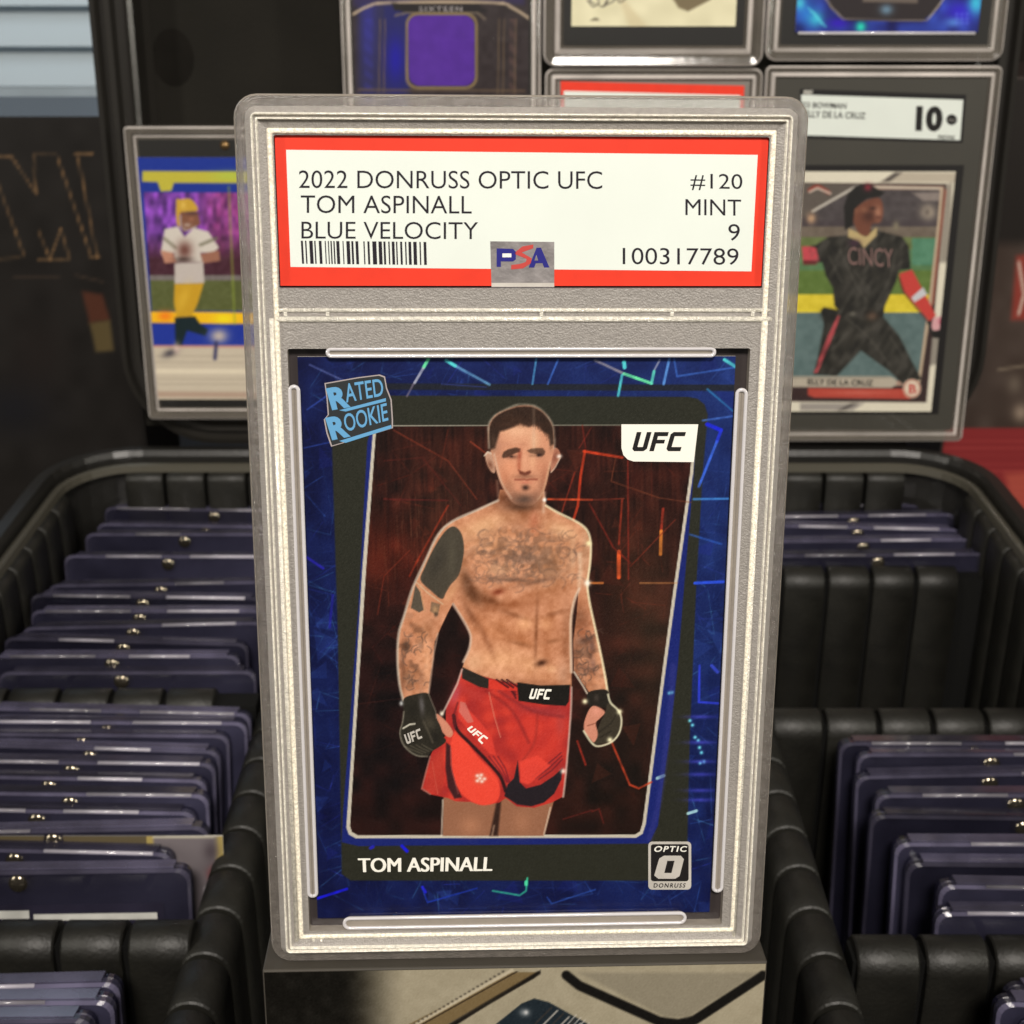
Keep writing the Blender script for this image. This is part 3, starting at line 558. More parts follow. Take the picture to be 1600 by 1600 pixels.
    P.blob(808, 672, 26, 14, (238, 190, 156), .7); P.blob(835, 690, 8, 18, (236, 196, 160), .5); P.blob(797, 735, 12, 18, (222, 154, 120), .6); P.blob(848, 735, 8, 20, (196, 136, 106), .6); P.blob(780, 700, 6, 20, (184, 130, 106), .6); P.blob(772, 690, 6, 18, (150, 120, 104), .6)
    P.poly([(764, 704), (763, 682), (764, 666), (769, 655), (778, 647), (792, 640), (808, 635), (820, 634), (834, 635), (848, 643), (858, 653), (865, 668), (866, 694), (860, 696), (857, 680), (848, 674), (842, 667), (834, 664), (826, 667), (812, 662), (803, 667), (790, 672), (781, 674), (778, 684), (773, 700)], (47, 33, 26), 4.5, .96)
    
    for k in range(60):
        t_ = k / 59; hx = 774 + 84 * t_; hy = 684 - 24 * math.sin(math.pi * min(1, t_ * 1.05)) ** .6 + rl.uniform(-2, 2); P.line([(hx, hy - 5), (hx + rl.uniform(-2, 2), hy + rl.uniform(0, 3))], 1.6, (60, 42, 34), .35, 1.6)
    for k in range(50): hx = rl.uniform(770, 860); hy = rl.uniform(640, 662); P.line([(hx, hy), (hx + rl.uniform(-3, 3), hy + 5)], 1.4, rl.choice([(78, 56, 44), (30, 20, 17)]), .3, 1.4)
    P.blob(771, 690, 4, 12, (90, 70, 58), .5); P.blob(861, 692, 3, 12, (90, 70, 58), .5); P.blob(800, 655, 18, 6, (70, 48, 36), .5)
    P.poly([(784, 713), (787, 706), (794, 702), (806, 699), (813, 701), (813, 706), (806, 708), (800, 711), (792, 715), (786, 716)], (66, 46, 36), 2.4, .86); P.blob(800, 714, 9, 3, (96, 60, 46), .75); P.blob(799, 713.5, 2.6, 1.8, (34, 24, 22), .9); P.blob(806, 712, 3, 1.2, (170, 128, 110), .6); P.blob(797, 716, 6, 1.6, (186, 130, 108), .5)
    P.poly([(823, 704), (830, 701), (838, 700), (848, 700), (852, 705), (851, 710), (846, 713), (838, 710), (828, 708)], (76, 54, 42), 2.4, .8); P.blob(843, 711, 5, 3.4, (56, 38, 34), .8); P.blob(841, 711.5, 2.4, 1.8, (34, 24, 22), .9); P.blob(832, 712, 6, 2.6, (120, 84, 68), .6); P.blob(843, 716, 7, 2, (196, 142, 118), .5)
    P.blob(812, 712, 3.5, 9, (150, 70, 52), .7, 6); P.blob(811, 728, 3.5, 9, (170, 92, 66), .7); P.blob(820, 720, 4.5, 16, (230, 172, 140), .65); P.blob(832, 722, 5, 12, (236, 184, 146), .5)
    P.poly([(810, 734), (814, 736), (820, 738), (828, 735), (830, 738), (826, 742), (819, 744), (812, 741)], (92, 42, 30), 3, .85); P.blob(797, 728, 9, 8, (226, 156, 122), .5); P.blob(845, 728, 8, 8, (206, 140, 110), .5)
    P.line([(805, 749.5), (812, 749.5), (819, 749), (823, 750), (829, 749), (839, 749)], 3.2, (140, 74, 58), .75, 2.6, smooth=True); P.blob(820, 745, 15, 2.4, (136, 88, 68), .5); P.blob(821, 754, 10, 2.4, (206, 124, 102), .7); P.blob(821, 762, 6, 4.4, (58, 38, 32), .95); P.blob(808, 764, 6, 6, (222, 150, 118), .5)
    P.blob(790, 748, 7, 16, (186, 118, 88), .55, -18); P.blob(850, 744, 5, 18, (168, 108, 84), .6, 10); P.blob(806, 690, 16, 5, (220, 164, 132), .5)
    P.blob(818, 780, 20, 8, (74, 60, 54), .9); P.blob(803, 772, 7, 7, (130, 92, 74), .4); P.blob(838, 772, 6, 8, (130, 92, 74), .4); P.blob(815, 792, 24, 7, (70, 48, 36), .7)
    P.line([(764, 700), (763, 668), (768, 655), (778, 646), (803, 634), (818, 632), (834, 634), (847, 641), (858, 654), (865, 668), (867, 690), (866, 700)], 3.2, (176, 166, 152), .7, 3, smooth=True, fade=.5)
    P.line([(772, 710), (778, 735), (784, 755), (799, 778)], 3, (206, 182, 162), .6, 3, smooth=True); P.line([(860, 722), (855, 745), (848, 768), (841, 780)], 2.6, (212, 182, 150), .5, 3, smooth=True)
    for sx_, sy_, ax_, ay_ in ((795, 762, 9, 12), (846, 762, 6, 14), (808, 776, 12, 7), (834, 777, 10, 7), (822, 744, 16, 4)): P.blob(sx_, sy_, ax_, ay_, (138, 96, 76), .42)
    P.blob(812, 664, 40, 4, (90, 62, 48), .35); P.blob(790, 694, 10, 4, (188, 132, 108), .4); P.blob(818, 694, 6, 3, (176, 120, 96), .35)
    P.line([(777, 752), (779, 782)], 4, (176, 140, 120), .4, 4); P.line([(851, 770), (849, 800)], 4, (226, 200, 180), .45, 4); P.blob(851, 781, 3, 3, (255, 255, 250), 1); P.line([(834, 634), (834, 700)], 5, (200, 180, 160), .18, 3)
    # shorts
    sh = [(722, 1043), (716, 1062), (706, 1084), (697, 1105), (696, 1150), (680, 1165), (672, 1182), (665, 1205), (658, 1233), (672, 1241), (700, 1247), (712, 1252), (735, 1253), (755, 1258), (780, 1254), (790, 1247), (808, 1260), (835, 1262), (862, 1254), (879, 1245), (884, 1215), (889, 1160), (892, 1105), (892, 1073), (830, 1072), (790, 1066), (752, 1056)]
    P.poly(sh, (196, 58, 48), 1.4)
    I, a = P.pmask(sh, 1.4); f = vnoise(P.X[I] + P.Y[I] * .8, P.Y[I] - P.X[I] * .5, 22, 15); P.mix(I, a * .55 * np.clip(f * 1.6 - .4, 0, 1), (142, 40, 44)); P.mix(I, a * .5 * np.clip(.9 - f * 2, 0, 1), (226, 80, 62))
    P.poly([(703, 1170), (712, 1140), (722, 1150), (745, 1180), (768, 1205), (779, 1222), (781, 1240), (774, 1254), (752, 1258), (730, 1248), (714, 1230), (706, 1205)], (236, 78, 60), 2.5, .95, True)
    P.poly([(715, 1103), (724, 1101), (745, 1122), (768, 1150), (775, 1180), (765, 1178), (740, 1150), (716, 1122)], (218, 68, 56), 3, .9); P.poly([(800, 1110), (885, 1110), (880, 1180), (850, 1200), (812, 1190), (790, 1150)], (206, 62, 52), 10, .5)
    P.blob(712, 1085, 7, 18, (176, 84, 104), .6, 20); P.blob(740, 1085, 22, 8, (190, 66, 60), .6, 25); P.blob(845, 1110, 40, 7, (150, 56, 62), .6, 8); P.blob(876, 1130, 8, 24, (170, 70, 70), .5); P.line([(760, 1080), (800, 1110), (826, 1160)], 5, (140, 42, 42), .6, 4, smooth=True)
    P.line([(780, 1080), (830, 1110), (880, 1120)], 5, (132, 44, 48), .55, 4, smooth=True); P.line([(840, 1115), (835, 1160), (815, 1190)], 4, (150, 46, 42), .5, 4, smooth=True)
    for dx in (0, 7, 14): P.line([(764 + dx, 1182), (778 + dx * .8, 1200), (792 + dx * .3, 1222)], 2.4, (120, 36, 46), .8, 1.6)
    for dx in (0, 6, 12): P.line([(780 + dx, 1066), (806, 1080 + dx * .9)], 3, (84, 26, 34), .85, 1.4)
    P.line([(709, 1118), (714, 1140), (735, 1162), (762, 1190), (782, 1214), (790, 1236)], 5.5, (44, 24, 28), .95, 1.8, smooth=True); P.line([(715, 1098), (709, 1118), (711, 1136)], 3, (110, 36, 40), .7, 2)
    P.poly([(697, 1160), (704, 1165), (704, 1195), (712, 1225), (722, 1246), (710, 1248), (700, 1230), (696, 1200)], (52, 30, 34), 2.5, .9); P.line([(704, 1168), (706, 1205), (716, 1240)], 2, (140, 70, 70), .7)
    P.poly([(809, 1188), (812, 1222), (822, 1232), (845, 1226), (866, 1212), (879, 1200), (877, 1218), (866, 1240), (850, 1254), (830, 1260), (808, 1257), (788, 1244), (793, 1226), (803, 1216)], (34, 32, 38), 1.8, .97)
    for dx in (0, 5, 10): P.line([(842 - dx, 1218 - dx * .4), (862 - dx, 1204 - dx * .7), (879 - dx * .2, 1186 - dx)], 2, (110, 36, 44), .8, 1.4)
    P.poly([(812, 1190), (840, 1180), (860, 1196), (826, 1226), (813, 1222)], (232, 76, 62), 3, .8)
    P.line([(764, 1082), (772, 1118), (782, 1152)], 1.8, (214, 130, 110), .7); P.line([(675, 1190), (684, 1240)], 2, (214, 110, 90), .7); P.poly([(675, 1182), (692, 1172), (694, 1215), (690, 1240), (662, 1236)], (178, 60, 50), 3, .6)
    P.poly([(719, 1096), (727, 1098), (740, 1128), (731, 1130), (717, 1112)], (206, 130, 120), 1.6, .7)
    P.poly([(722, 1042), (735, 1048), (764, 1061), (763, 1076), (748, 1073), (722, 1060)], (44, 41, 36), 1.4); P.poly([(764, 1061), (808, 1071), (808, 1080), (763, 1076)], (214, 62, 48), 1.2, .9)
    for dx in (0, 8, 16): P.line([(776 + dx, 1062), (794 + dx, 1074)], 3.2, (70, 24, 28), .9, 1.2)
    P.poly([(808, 1066), (845, 1071), (891, 1070), (889, 1096), (884, 1103), (850, 1101), (810, 1095)], (30, 28, 25), 1.4)
    P.blob(750, 1216, 9, 8, (176, 110, 70), .5)
    for x, y in ((746, 1212), (752, 1211), (746, 1220), (753, 1221), (757, 1217), (750, 1216)): P.blob(x, y, 3, 2.6, (246, 226, 216), .95)
    P.line([(722, 1046), (714, 1070), (704, 1090), (691, 1116)], 3, (200, 180, 170), .8, 2); P.line([(893, 1074), (892, 1110), (888, 1165), (883, 1220), (880, 1245)], 3, (206, 180, 170), .8, 2, smooth=True); P.line([(672, 1182), (659, 1232), (672, 1241)], 2.4, (150, 120, 110), .7, 2)
    P.blob(690, 1115, 3, 4, (255, 250, 230), .9); P.blob(880, 1205, 4, 4, (255, 245, 230), .9)
    # gloves
    P.poly([(681, 1116), (692, 1122), (703, 1135), (708, 1146), (702, 1152), (690, 1142)], (208, 140, 116), 1.5, 1, True)
    gl = [(631, 1092), (648, 1085), (668, 1083), (674, 1096), (680, 1110), (682, 1122), (688, 1134), (693, 1150), (697, 1158), (688, 1166), (675, 1174), (668, 1181), (655, 1183), (640, 1176), (628, 1162), (624, 1145), (628, 1130), (630, 1112)]
    P.poly(gl, (46, 43, 36), 1.4, 1, True); P.blob(659, 1102, 4, 14, (120, 116, 120), .7, -5); P.blob(645, 1110, 10, 12, (34, 32, 27), .6); P.blob(672, 1130, 8, 12, (84, 78, 66), .6, -30); P.blob(680, 1152, 8, 10, (34, 31, 27), .7); P.line([(662, 1128), (670, 1145), (676, 1160)], 3, (96, 90, 78), .6, 3)
    for k in range(4): P.line([(632 + k * 9, 1166 - k * 1), (645 + k * 8, 1172 - k * 1), (660 + k * 5, 1178 - k * 2)], 1.8, (104, 98, 84), .6, 1.6)
    P.line([(631, 1112), (629, 1128), (625, 1146), (632, 1166), (650, 1180), (668, 1182)], 2.2, (150, 144, 130), .7, 2, smooth=True); P.line([(630, 1138), (640, 1132), (648, 1131)], 2.5, (220, 216, 200), .9, 1.4); P.line([(670, 1085), (681, 1112), (682, 1122)], 2, (130, 124, 112), .6)
    P.blob(627, 1099, 3, 4, (210, 214, 214), .9)
    P.poly([(917, 1086), (926, 1079), (948, 1078), (953, 1092), (957, 1100), (948, 1106), (934, 1104), (920, 1102)], (40, 36, 31), 1.4, 1, True); P.blob(932, 1090, 4, 6, (84, 76, 70), .6)
    P.poly([(950, 1098), (962, 1106), (969, 1117), (970, 1132), (965, 1148), (954, 1158), (940, 1162), (928, 1162), (926, 1150), (934, 1138), (940, 1124), (946, 1112)], (62, 56, 46), 1.4, 1, True); P.line([(936, 1144), (955, 1130), (962, 1118)], 2, (40, 36, 30), .7, 2); P.line([(938, 1152), (956, 1142)], 2, (38, 34, 28), .6, 2)
    P.poly([(921, 1108), (930, 1103), (945, 1112), (938, 1122), (931, 1130), (934, 1148), (928, 1160), (920, 1152), (913, 1142), (913, 1128)], (206, 140, 118), 1.5, 1, True); P.blob(932, 1112, 6, 5, (232, 160, 140), .7); P.line([(918, 1134), (931, 1130)], 1.8, (130, 76, 60), .7)
    P.line([(950, 1085), (954, 1098), (966, 1110), (971, 1124), (968, 1144), (956, 1159), (935, 1166), (924, 1160), (912, 1142)], 2.8, (230, 226, 196), .9, 1.8, smooth=True)
    for x, y in ((968, 1112), (953, 1156), (914, 1096)): P.blob(x, y, 4, 4, (255, 250, 210), 1)
    P.C += rng.normal(0, 3.2, (len(X), 1))
    P.C = 96 + (P.C - 96) * 1.07
    return P.done(.84)
cardM = Matrix(S.M); card = empty("trading_card", cardM, "blue foil trading card of a shirtless tattooed fighter in red shorts", "trading card")
box("card_stock", cxa, cxb, cya, cyb, zc - .35 * mm, zc - .02 * mm, M["cardedge"], card)
grid_card("card_face", S, cxa, cxb, cya, cyb, zc, 430, 600, paint_main, M["card"], card)
zt = zc + .03 * mm
# badge with the rookie lettering
pl = [(509, 600), (560, 591), (592, 587), (600, 590), (603, 607), (610, 625), (612, 655), (612, 668), (560, 684), (519, 696), (512, 676), (508, 655), (514, 648), (512, 622)]
polypx("rookie_badge_edge", [(x + (x - 560) * .04, y + (y - 640) * .035) for x, y in pl], S, zt, M["rrred"], card)
bd = polypx("rookie_badge", pl, S, zt + .02 * mm, M["rrdark"], card)
z3 = zt + .04 * mm
textq("lettering", "R", S, [(519, 641), (548, 636), (541, 601), (509, 607)], z3, M["rrblue"], card, .05)
textq("lettering", "ATED", S, [(541, 629), (600, 618), (597, 591), (537, 600)], z3, M["rrblue"], card, .01)
polypx("lettering", [(530, 641), (603, 622), (603, 627), (540, 643)], S, z3, M["rrblue"], card)
textq("lettering", "R", S, [(519, 688), (548, 682), (538, 647), (508, 653)], z3, M["rrblue"], card, .05)
textq("lettering", "OOKIE", S, [(541, 675), (607, 657), (604, 629), (535, 648)], z3, M["rrblue"], card, .01)
polypx("lettering", [(530, 689), (611, 664), (612, 669), (540, 692)], S, z3, M["rrblue"], card)
# white corner badge
pb = [(971, 663), (1091, 663), (1084, 722), (990, 721), (981, 718), (974, 711), (971, 700)]
polypx("corner_badge", pb, S, zt, M["wht"], card)
polyq("lettering", UFCP, S, [(987, 705), (1063, 705), (1072, 675), (995, 675)], zt + .02 * mm, M["blk"], card)
for k_ in range(3):
    textq("lettering", "TOM ASPINALL", S, [(560 + k_, 1363), (767 + k_, 1361), (769 + k_, 1339), (559 + k_, 1341)], zt + k_ * .000004, M["wht"], card, 0)
polyq("lettering", UFCP, S, [(826, 1092), (858, 1093), (862, 1077), (831, 1076)], zt, M["wht"], card)
polyq("lettering", UFCP, S, [(729, 1139), (753, 1163), (763, 1153), (737, 1134)], zt, M["wht"], card)
polyq("lettering", UFCP, S, [(636, 1163), (660, 1153), (656, 1138), (631, 1148)], zt, M["silver"], card)
# optic badge
def rq(x0, y0, x1, y1, r):
    return [(x, y) for x, y in rrect(x0, x1, y0, y1, r, 4)]
polypx("optic_badge", rq(1013, 1315, 1080, 1390, 6), S, zt, M["silver"], card)
polypx("optic_badge_field", rq(1017, 1319, 1076, 1377, 4), S, zt + .02 * mm, M["blk"], card)
textq("lettering", "OPTIC", S, [(1021, 1331), (1072, 1331), (1074, 1322), (1024, 1322)], zt + .04 * mm, M["wht"], card, .02, 1.2)
Ob = [(.15, 0), (.75, 0), (.9, .12), (1, .85), (.88, 1), (.3, 1), (.14, .88), (.0, .14)]
polyq("optic_letter", [Ob], S, [(1022, 1373), (1066, 1373), (1069, 1337), (1024, 1337)], zt + .04 * mm, M["silver"], card)
polyq("optic_letter_hole", [[(0, 0), (.8, 0), (1, 1), (.2, 1)]], S, [(1038, 1364), (1052, 1364), (1054, 1345), (1040, 1345)], zt + .06 * mm, M["blk"], card)
textq("lettering", "DONRUSS", S, [(1021, 1387), (1070, 1387), (1072, 1380), (1022, 1380)], zt + .04 * mm, M["blk"], card, .02, 1.3)

# ------------------------------------------------------------------ carton the slab stands on
fb = S.o - S.ey * HH   # foot of the slab, front face
BX = Fr((0.0, fb.y - .0002, fb.z - .0004), (math.cos(.034), -math.sin(.034) * -1 * 0 - .0, 0), (0, 0.0, 1))
BX = Fr(S.o - S.ey * (HH + .0002) + S.ez * .0004, S.ex, (0, .10, 1))
bxl = S.loc(410, 1515)[0]; bxr = BX.loc(1198, 1525)[0]
carton = empty("printed_carton", BX.M, "pale silver printed carton with black chevron, under the MINT 9 slab", "box")
zb = TZ
Lh = (BX.o.z - TZ) / BX.ey.z
box("carton_body", bxl, bxr, -Lh, 0, -.016, -.0002, mat("carton_side", (64, 60, 54), .5, .4, var=.12, vscale=60), carton, bevel=.0003)
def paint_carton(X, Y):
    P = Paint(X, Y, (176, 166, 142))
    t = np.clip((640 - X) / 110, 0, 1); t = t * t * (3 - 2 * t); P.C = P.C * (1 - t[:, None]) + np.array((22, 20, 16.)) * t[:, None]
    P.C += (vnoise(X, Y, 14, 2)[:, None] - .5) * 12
    P.poly([(800, 1519), (845, 1519), (700, 1600), (640, 1640), (560, 1640)], (130, 110, 76), 2); P.line([(800, 1516), (640, 1606)], 5, (206, 194, 168), 1, 2); P.line([(808, 1518), (650, 1606)], 2, (50, 40, 30), .9, 1.4)
    for k in range(22): P.blob(786 - k * 6.6, 1518 + k * 3.9, 2, 1.6, (58, 52, 46), .9)
    P.poly([(845, 1516), (835, 1528), (690, 1610), (700, 1610)], (24, 20, 18), 3); P.line([(842, 1520), (700, 1604)], 6, (28, 24, 20), .9, 3)
    P.line([(885, 1524), (905, 1540), (1030, 1596), (1060, 1600), (1085, 1594), (1192, 1524)], 15, (22, 20, 18), 1, 3)
    P.poly([(905, 1520), (1185, 1520), (1075, 1590), (1040, 1590)], (142, 134, 116), 6, .7)
    P.poly([(780, 1600), (760, 1612), (815, 1568), (835, 1560), (858, 1566), (940, 1612), (930, 1630), (760, 1630)], (34, 44, 52), 2); P.blob(820, 1582, 8, 6, (170, 176, 180), .8); P.blob(822, 1582, 3, 3, (235, 235, 235), .9)
    for k in range(6): P.line([(862 + k * 9, 1574 + k * 5), (836 + k * 9, 1600 + k * 5)], 2.5, (190, 184, 176) if k % 2 else (60, 56, 54), .9, 1.6)
    for k in range(5): P.line([(900 + k * 7, 1586 + k * 4), (880 + k * 7, 1608 + k * 4)], 2, (220, 214, 204), .7, 1.6)
    P.C += rng.normal(0, 3, (len(X), 1))
    return P.done(.68)
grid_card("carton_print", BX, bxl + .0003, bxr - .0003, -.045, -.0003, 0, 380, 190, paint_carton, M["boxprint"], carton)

# ------------------------------------------------------------------ the case: lid behind, tub below
LP = Fr((0, .298, -.1035), (1, 0, 0), (0, .0107, .1348))
case = empty("storage_case", Matrix.Translation((0.005, .12, TZ)), "black open card storage case with ribbed dividers and raised lid", "storage case")
inv = case.matrix_world.inverted()
def incase(o): o.parent = case; o.matrix_parent_inverse = inv; return o
def lidpart(o): o.parent = case; o.matrix_parent_inverse = inv; o.matrix_world = LP.M; return o
lx0 = (LP.loc(124, 0, -.008)[0] + LP.loc(182, 420, -.008)[0]) / 2; lx1 = (LP.loc(1592, 60, -.008)[0] + LP.loc(1560, 480, -.008)[0]) / 2
print("LID", lx0, lx1)
prof = [(0, -.03), (0, -.012), (.001, -.0075), (.003, -.0065), (.0042, -.009), (.0055, -.009), (.0065, -.006), (.0085, -.006), (.0095, -.0095), (.0125, -.0105), (.014, -.0085), (.0155, -.0095), (.0165, -.0185), (.0185, -.022)]
o = ringprof("lid_rim", lx0, lx1, -.004, .26, .035, prof, M["lidrim"], None, n=10); lidpart(o)
o = mesh("lid_lining", [(lx0 + .004, 0, -.0225), (lx1 - .004, 0, -.0225), (lx1 - .004, .256, -.0225), (lx0 + .004, .256, -.0225)], [(0, 1, 2, 3)], M["foam"]); lidpart(o)
dl = LP.loc(270, 90, -.022)
o = mesh("dimple_shade", [(dl[0], dl[1], -.0224)] + [(dl[0] + .0075 * math.cos(t), dl[1] + .010 * math.sin(t), -.0224) for t in np.linspace(0, 2 * math.pi, 20, endpoint=False)], [(0, 1 + i, 1 + (i + 1) % 20) for i in range(20)], mat("dent_shade_foam", (22, 20, 17), .9, .1, var=.2, vscale=80)); lidpart(o)  # flat darker disc, the dent's shade put into its colour

RZ = -.109
TX0, TX1, TY0, TY1 = -.1655, .169, -.085, .2945
# shell
def loopw(x0, x1, y0, y1, r, z, n=8): return [(x, y, z) for x, y in rrect(x0, x1, y0, y1, r, n)]
o = loft("tub_shell", [loopw(TX0 + .012, TX1 - .012, TY0 + .012, TY1 - .008, .02, TZ + .001), loopw(TX0 - .004, TX1 + .004, TY0, TY1 + .004, .03, TZ + .02), loopw(TX0 - .007, TX1 + .007, TY0, TY1 + .007, .034, RZ - .004),
                       loopw(TX0 - .007, TX1 + .007, TY0, TY1 + .007, .034, RZ + .001), loopw(TX0 - .005, TX1 + .005, TY0 + .002, TY1 + .005, .032, RZ + .003), loopw(TX0 - .001, TX1 + .001, TY0 + .006, TY1 + .001, .028, RZ + .003),
                       loopw(TX0, TX1, TY0 + .007, TY1, .027, RZ + .001), loopw(TX0, TX1, TY0 + .007, TY1, .027, TZ + .004)], M["shell"], None); incase(o)
o = mesh("tub_rim", *(lambda L: ([q for l in L for q in l], [(k * 36 + i, k * 36 + (i + 1) % 36, (k + 1) * 36 + (i + 1) % 36, (k + 1) * 36 + i) for k in range(len(L) - 1) for i in range(36)]))(
    [loopw(TX0 + d, TX1 - d, TY0 + .007 + d, TY1 - d, .027 - d, RZ + dz) for d, dz in ((0, -.004), (.0006, -.0015), (.002, -.001), (.0032, -.0015), (.0036, -.004))]), mat("grey_liner_rim", (74, 71, 62), .4, .5)); incase(o)
o = box("tub_floor", TX0 + .01, TX1 - .01, TY0 + .02, TY1 - .01, TZ + .003, TZ + .006, M["core"]); incase(o)
# ribs: one mesh per height, copied
DT = .0115
def rib_mesh(w_, h, t):
    pr = [(-t / 2, -h)] + [(-t / 2, -t / 2)] + [(-t / 2 * math.cos(a), -t / 2 + t / 2 * math.sin(a)) for a in np.linspace(.18, math.pi - .18, 11)] + [(t / 2, -t / 2), (t / 2, -h)]
    n = len(pr); v = [(-w_ / 2, y, z) for y, z in pr] + [(w_ / 2, y, z) for y, z in pr]
    f = [(i, i + 1, n + i + 1, n + i) for i in range(n - 1)] + [tuple(range(n))[::-1], tuple(range(n, 2 * n))]
    f = [q[::-1] for q in f]
    me = bpy.data.meshes.new("rib"); me.from_pydata(v, [], f); me.materials.append(M["rib"]); me.update()
    bm = bmesh.new(); bm.from_mesh(me); bmesh.ops.recalc_face_normals(bm, faces=bm.faces[:]); bmesh.ops.bevel(bm, geom=[e for e in bm.edges if abs(e.verts[0].co.x - e.verts[1].co.x) < 1e-6 and e.calc_length() < .05 and max(v_.co.z for v_ in e.verts) > -h + .001], offset=.0004, segments=1, affect='EDGES')
    for fc_ in bm.faces: fc_.smooth = abs(fc_.normal.x) < .5
    bm.to_mesh(me); bm.free(); return me
ribm = rib_mesh(.0138, .105, DT); ribside = rib_mesh(.0138, .105, .006)
def rib(x, y, z, rz, me=None):
    o = bpy.data.objects.new("rib", me or ribm); link(o); o.parent = case; o.matrix_parent_inverse = inv; o.location = (x, y, z); o.rotation_euler = (0, 0, rz)
PT = .0154
DZ = -.1285
cols = [(TX0, -.075), (-.063, .064), (.076, TX1)]
def divider(x0, x1, y, z=DZ, ph=.4):
    o = box("divider", x0, x1, y - DT / 2 + .0022, y + DT / 2 - .0022, TZ + .006, z - .003, M["core"]); incase(o)
    n = int((x1 - x0) / PT + .999); x = x0 + PT * ph
    while x < x1 - .004: rib(x, y, z, 0); x += PT
divider(.076, TX1 - .003, .242, ph=.62); divider(.076, TX1 - .002, .149, ph=.35); divider(.076, TX1 - .002, .053, ph=.5)
divider(TX0 + .002, -.075, .160, ph=.5); divider(TX0 + .002, -.075, .058, ph=.45)
divider(-.063, .064, .13, ph=.5)
for xw in (-.069, .070):
    o = box("divider", xw - DT / 2 + .0022, xw + DT / 2 - .0022, TY0 + .01, TY1 - .002, TZ + .006, DZ - .006, M["core"]); incase(o)
    y = TY0 + .02
    while y < TY1 - .008: rib(xw, y, DZ - .002, R(90)); y += PT
# ribs on the outer walls
x = TX0 + .028
while x < TX1 - .02: rib(x, TY1 - .0035, RZ - .004, 0, ribside); x += PT
for xw in (TX0 + .0032, TX1 - .0032):
    y = .03 if xw < 0 else .03
    y = TY0 + .04
    while y < TY1 - .025: rib(xw, y, RZ - .004, R(90), ribside); y += PT

def at(px, py, y):
    d = FW + RT * ((px - 800) / F) + UP * ((800 - py) / F); t = (y - CAMLOC.y) / d.y; return CAMLOC + d * t
# ------------------------------------------------------------------ top loaders in the tub
def make_loader(name, label, group):
    W, H, t = .0762, .1016, .0058
    e = empty(name, Matrix(), label, "card holder", group)
    def half(nm, z0, z1, m, drop, ins):
        lo = []
        for d, z in ((.0006, z0), (0, z0 + .0005), (0, z1 - .0006), (.0007, z1)):
            lo.append([(x, y, z) for x, y in rrect(-W / 2 + d + ins, W / 2 - d - ins, -H + d, -d - drop, .0028, 4)])
        return loft(nm, lo, m, e, mats=[m, M["lip"]], seg=[0, 0, 1], cap0=True, cap1=True, capm=0)
    half("front_half", t / 2 + .0001, t, M["vinyl"], 0, 0); half("back_half", 0, t / 2 - .0002, M["vinylback"], .0006, .0004)
    prism("inner_card", [(-.0315, -H + .006), (.0315, -H + .006), (.0315, -.0085), (-.0315, -.0085)], t - .0004, t + .00005, M["sleeved"], e)
    for xa, xb in ((-W / 2 + .004, -.006), (.007, W / 2 - .004)):
        tube("edge_ridge", [(xa, -.0003, t - .0005), (xb, -.0003, t - .0005)], .0005, M["lipglint"], e, n=6)  # pale tube added for the glint along the front edge
    box("top_strip", -W / 2 + .004, W / 2 - .004, -.0006, .0002, .0007, t - .0012, M["lip"], e)
    mg = []
    for r_, z in ((.0001, t + .0006), (.0014, t + .0005), (.0024, t - .0001), (.0027, t - .001), (.0027, .0012), (.0024, .0002)): mg.append([(r_ * math.cos(q), -.0030 + r_ * math.sin(q), z) for q in np.linspace(0, 2 * math.pi, 14, endpoint=False)])
    o = loft("magnet", [l[::-1] for l in mg], M["bead"], e); o.data.polygons.foreach_set("use_smooth", [True] * len(o.data.polygons))
    return e
proto = None
def place_loader(pxl, py, col, label, lean=12, group="violet card holders filed in the case", tz=-.1265, dx=0):
    global proto
    d = FW + UP * ((800 - py) / F); t = (tz - CAMLOC.z) / d.z; y = CAMLOC.y + d.y * t
    cx = {"L": -.1175, "R": .1235}[col] + dx
    Mx = Matrix.Translation((cx, y, tz)) @ Matrix.Rotation(R(random.uniform(-1.8, 1.8)), 4, 'Z') @ Matrix.Rotation(R(90 - lean), 4, 'X') @ Matrix.Rotation(R(random.uniform(-.9, .9)), 4, 'Z')
    if proto is None: proto = make_loader("card_holder", label, group); o = proto
    else:
        o = proto.copy(); link(o)
        for ch in proto.children:
            if ch.name.startswith("edge_ridge") and random.random() < .35: continue
            c = ch.copy(); link(c); c.parent = o
            if ch.name.startswith("edge_ridge"): c.scale.x = random.uniform(.55, 1)
            if ch.name.startswith("magnet"): c.location.x = random.uniform(-.0035, .0035)
    o.matrix_world = Mx; o["label"] = label; o["group"] = group; return o
def slip(e, x0, x1, y0, y1, m):
    box("paper_slip", x0, x1, y0, y1, .0059, .00605, m, e)
def row(pys, col, where, lean=12, jit=.002, tz=-.1265, dx=0, drift=0):
    n = len(pys)
    for i, py in enumerate(pys):
        lbl = f"violet card holder, {['front','second','third','fourth','fifth','sixth','seventh','eighth','ninth','tenth','eleventh','twelfth','thirteenth'][n - 1 - i]} from the front of the {where}"
        e = place_loader(0, py, col, lbl, lean, tz=tz + random.uniform(-.002, .0016), dx=dx + drift * i + random.uniform(-1.7 * jit, 1.7 * jit))
    return e
row([750, 768, 790, 815, 828], "L", "short pack below the football card", 10, tz=-.127)
e = row([862, 904, 924, 946, 968, 992, 1015, 1040], "L", "stepped pack below the football card", 10, tz=-.127)
slip(e, -.027, -.008, -.0115, -.0075, M["wornwhite"]); slip(e, .010, .034, -.0105, -.0078, M["wornwhite"])
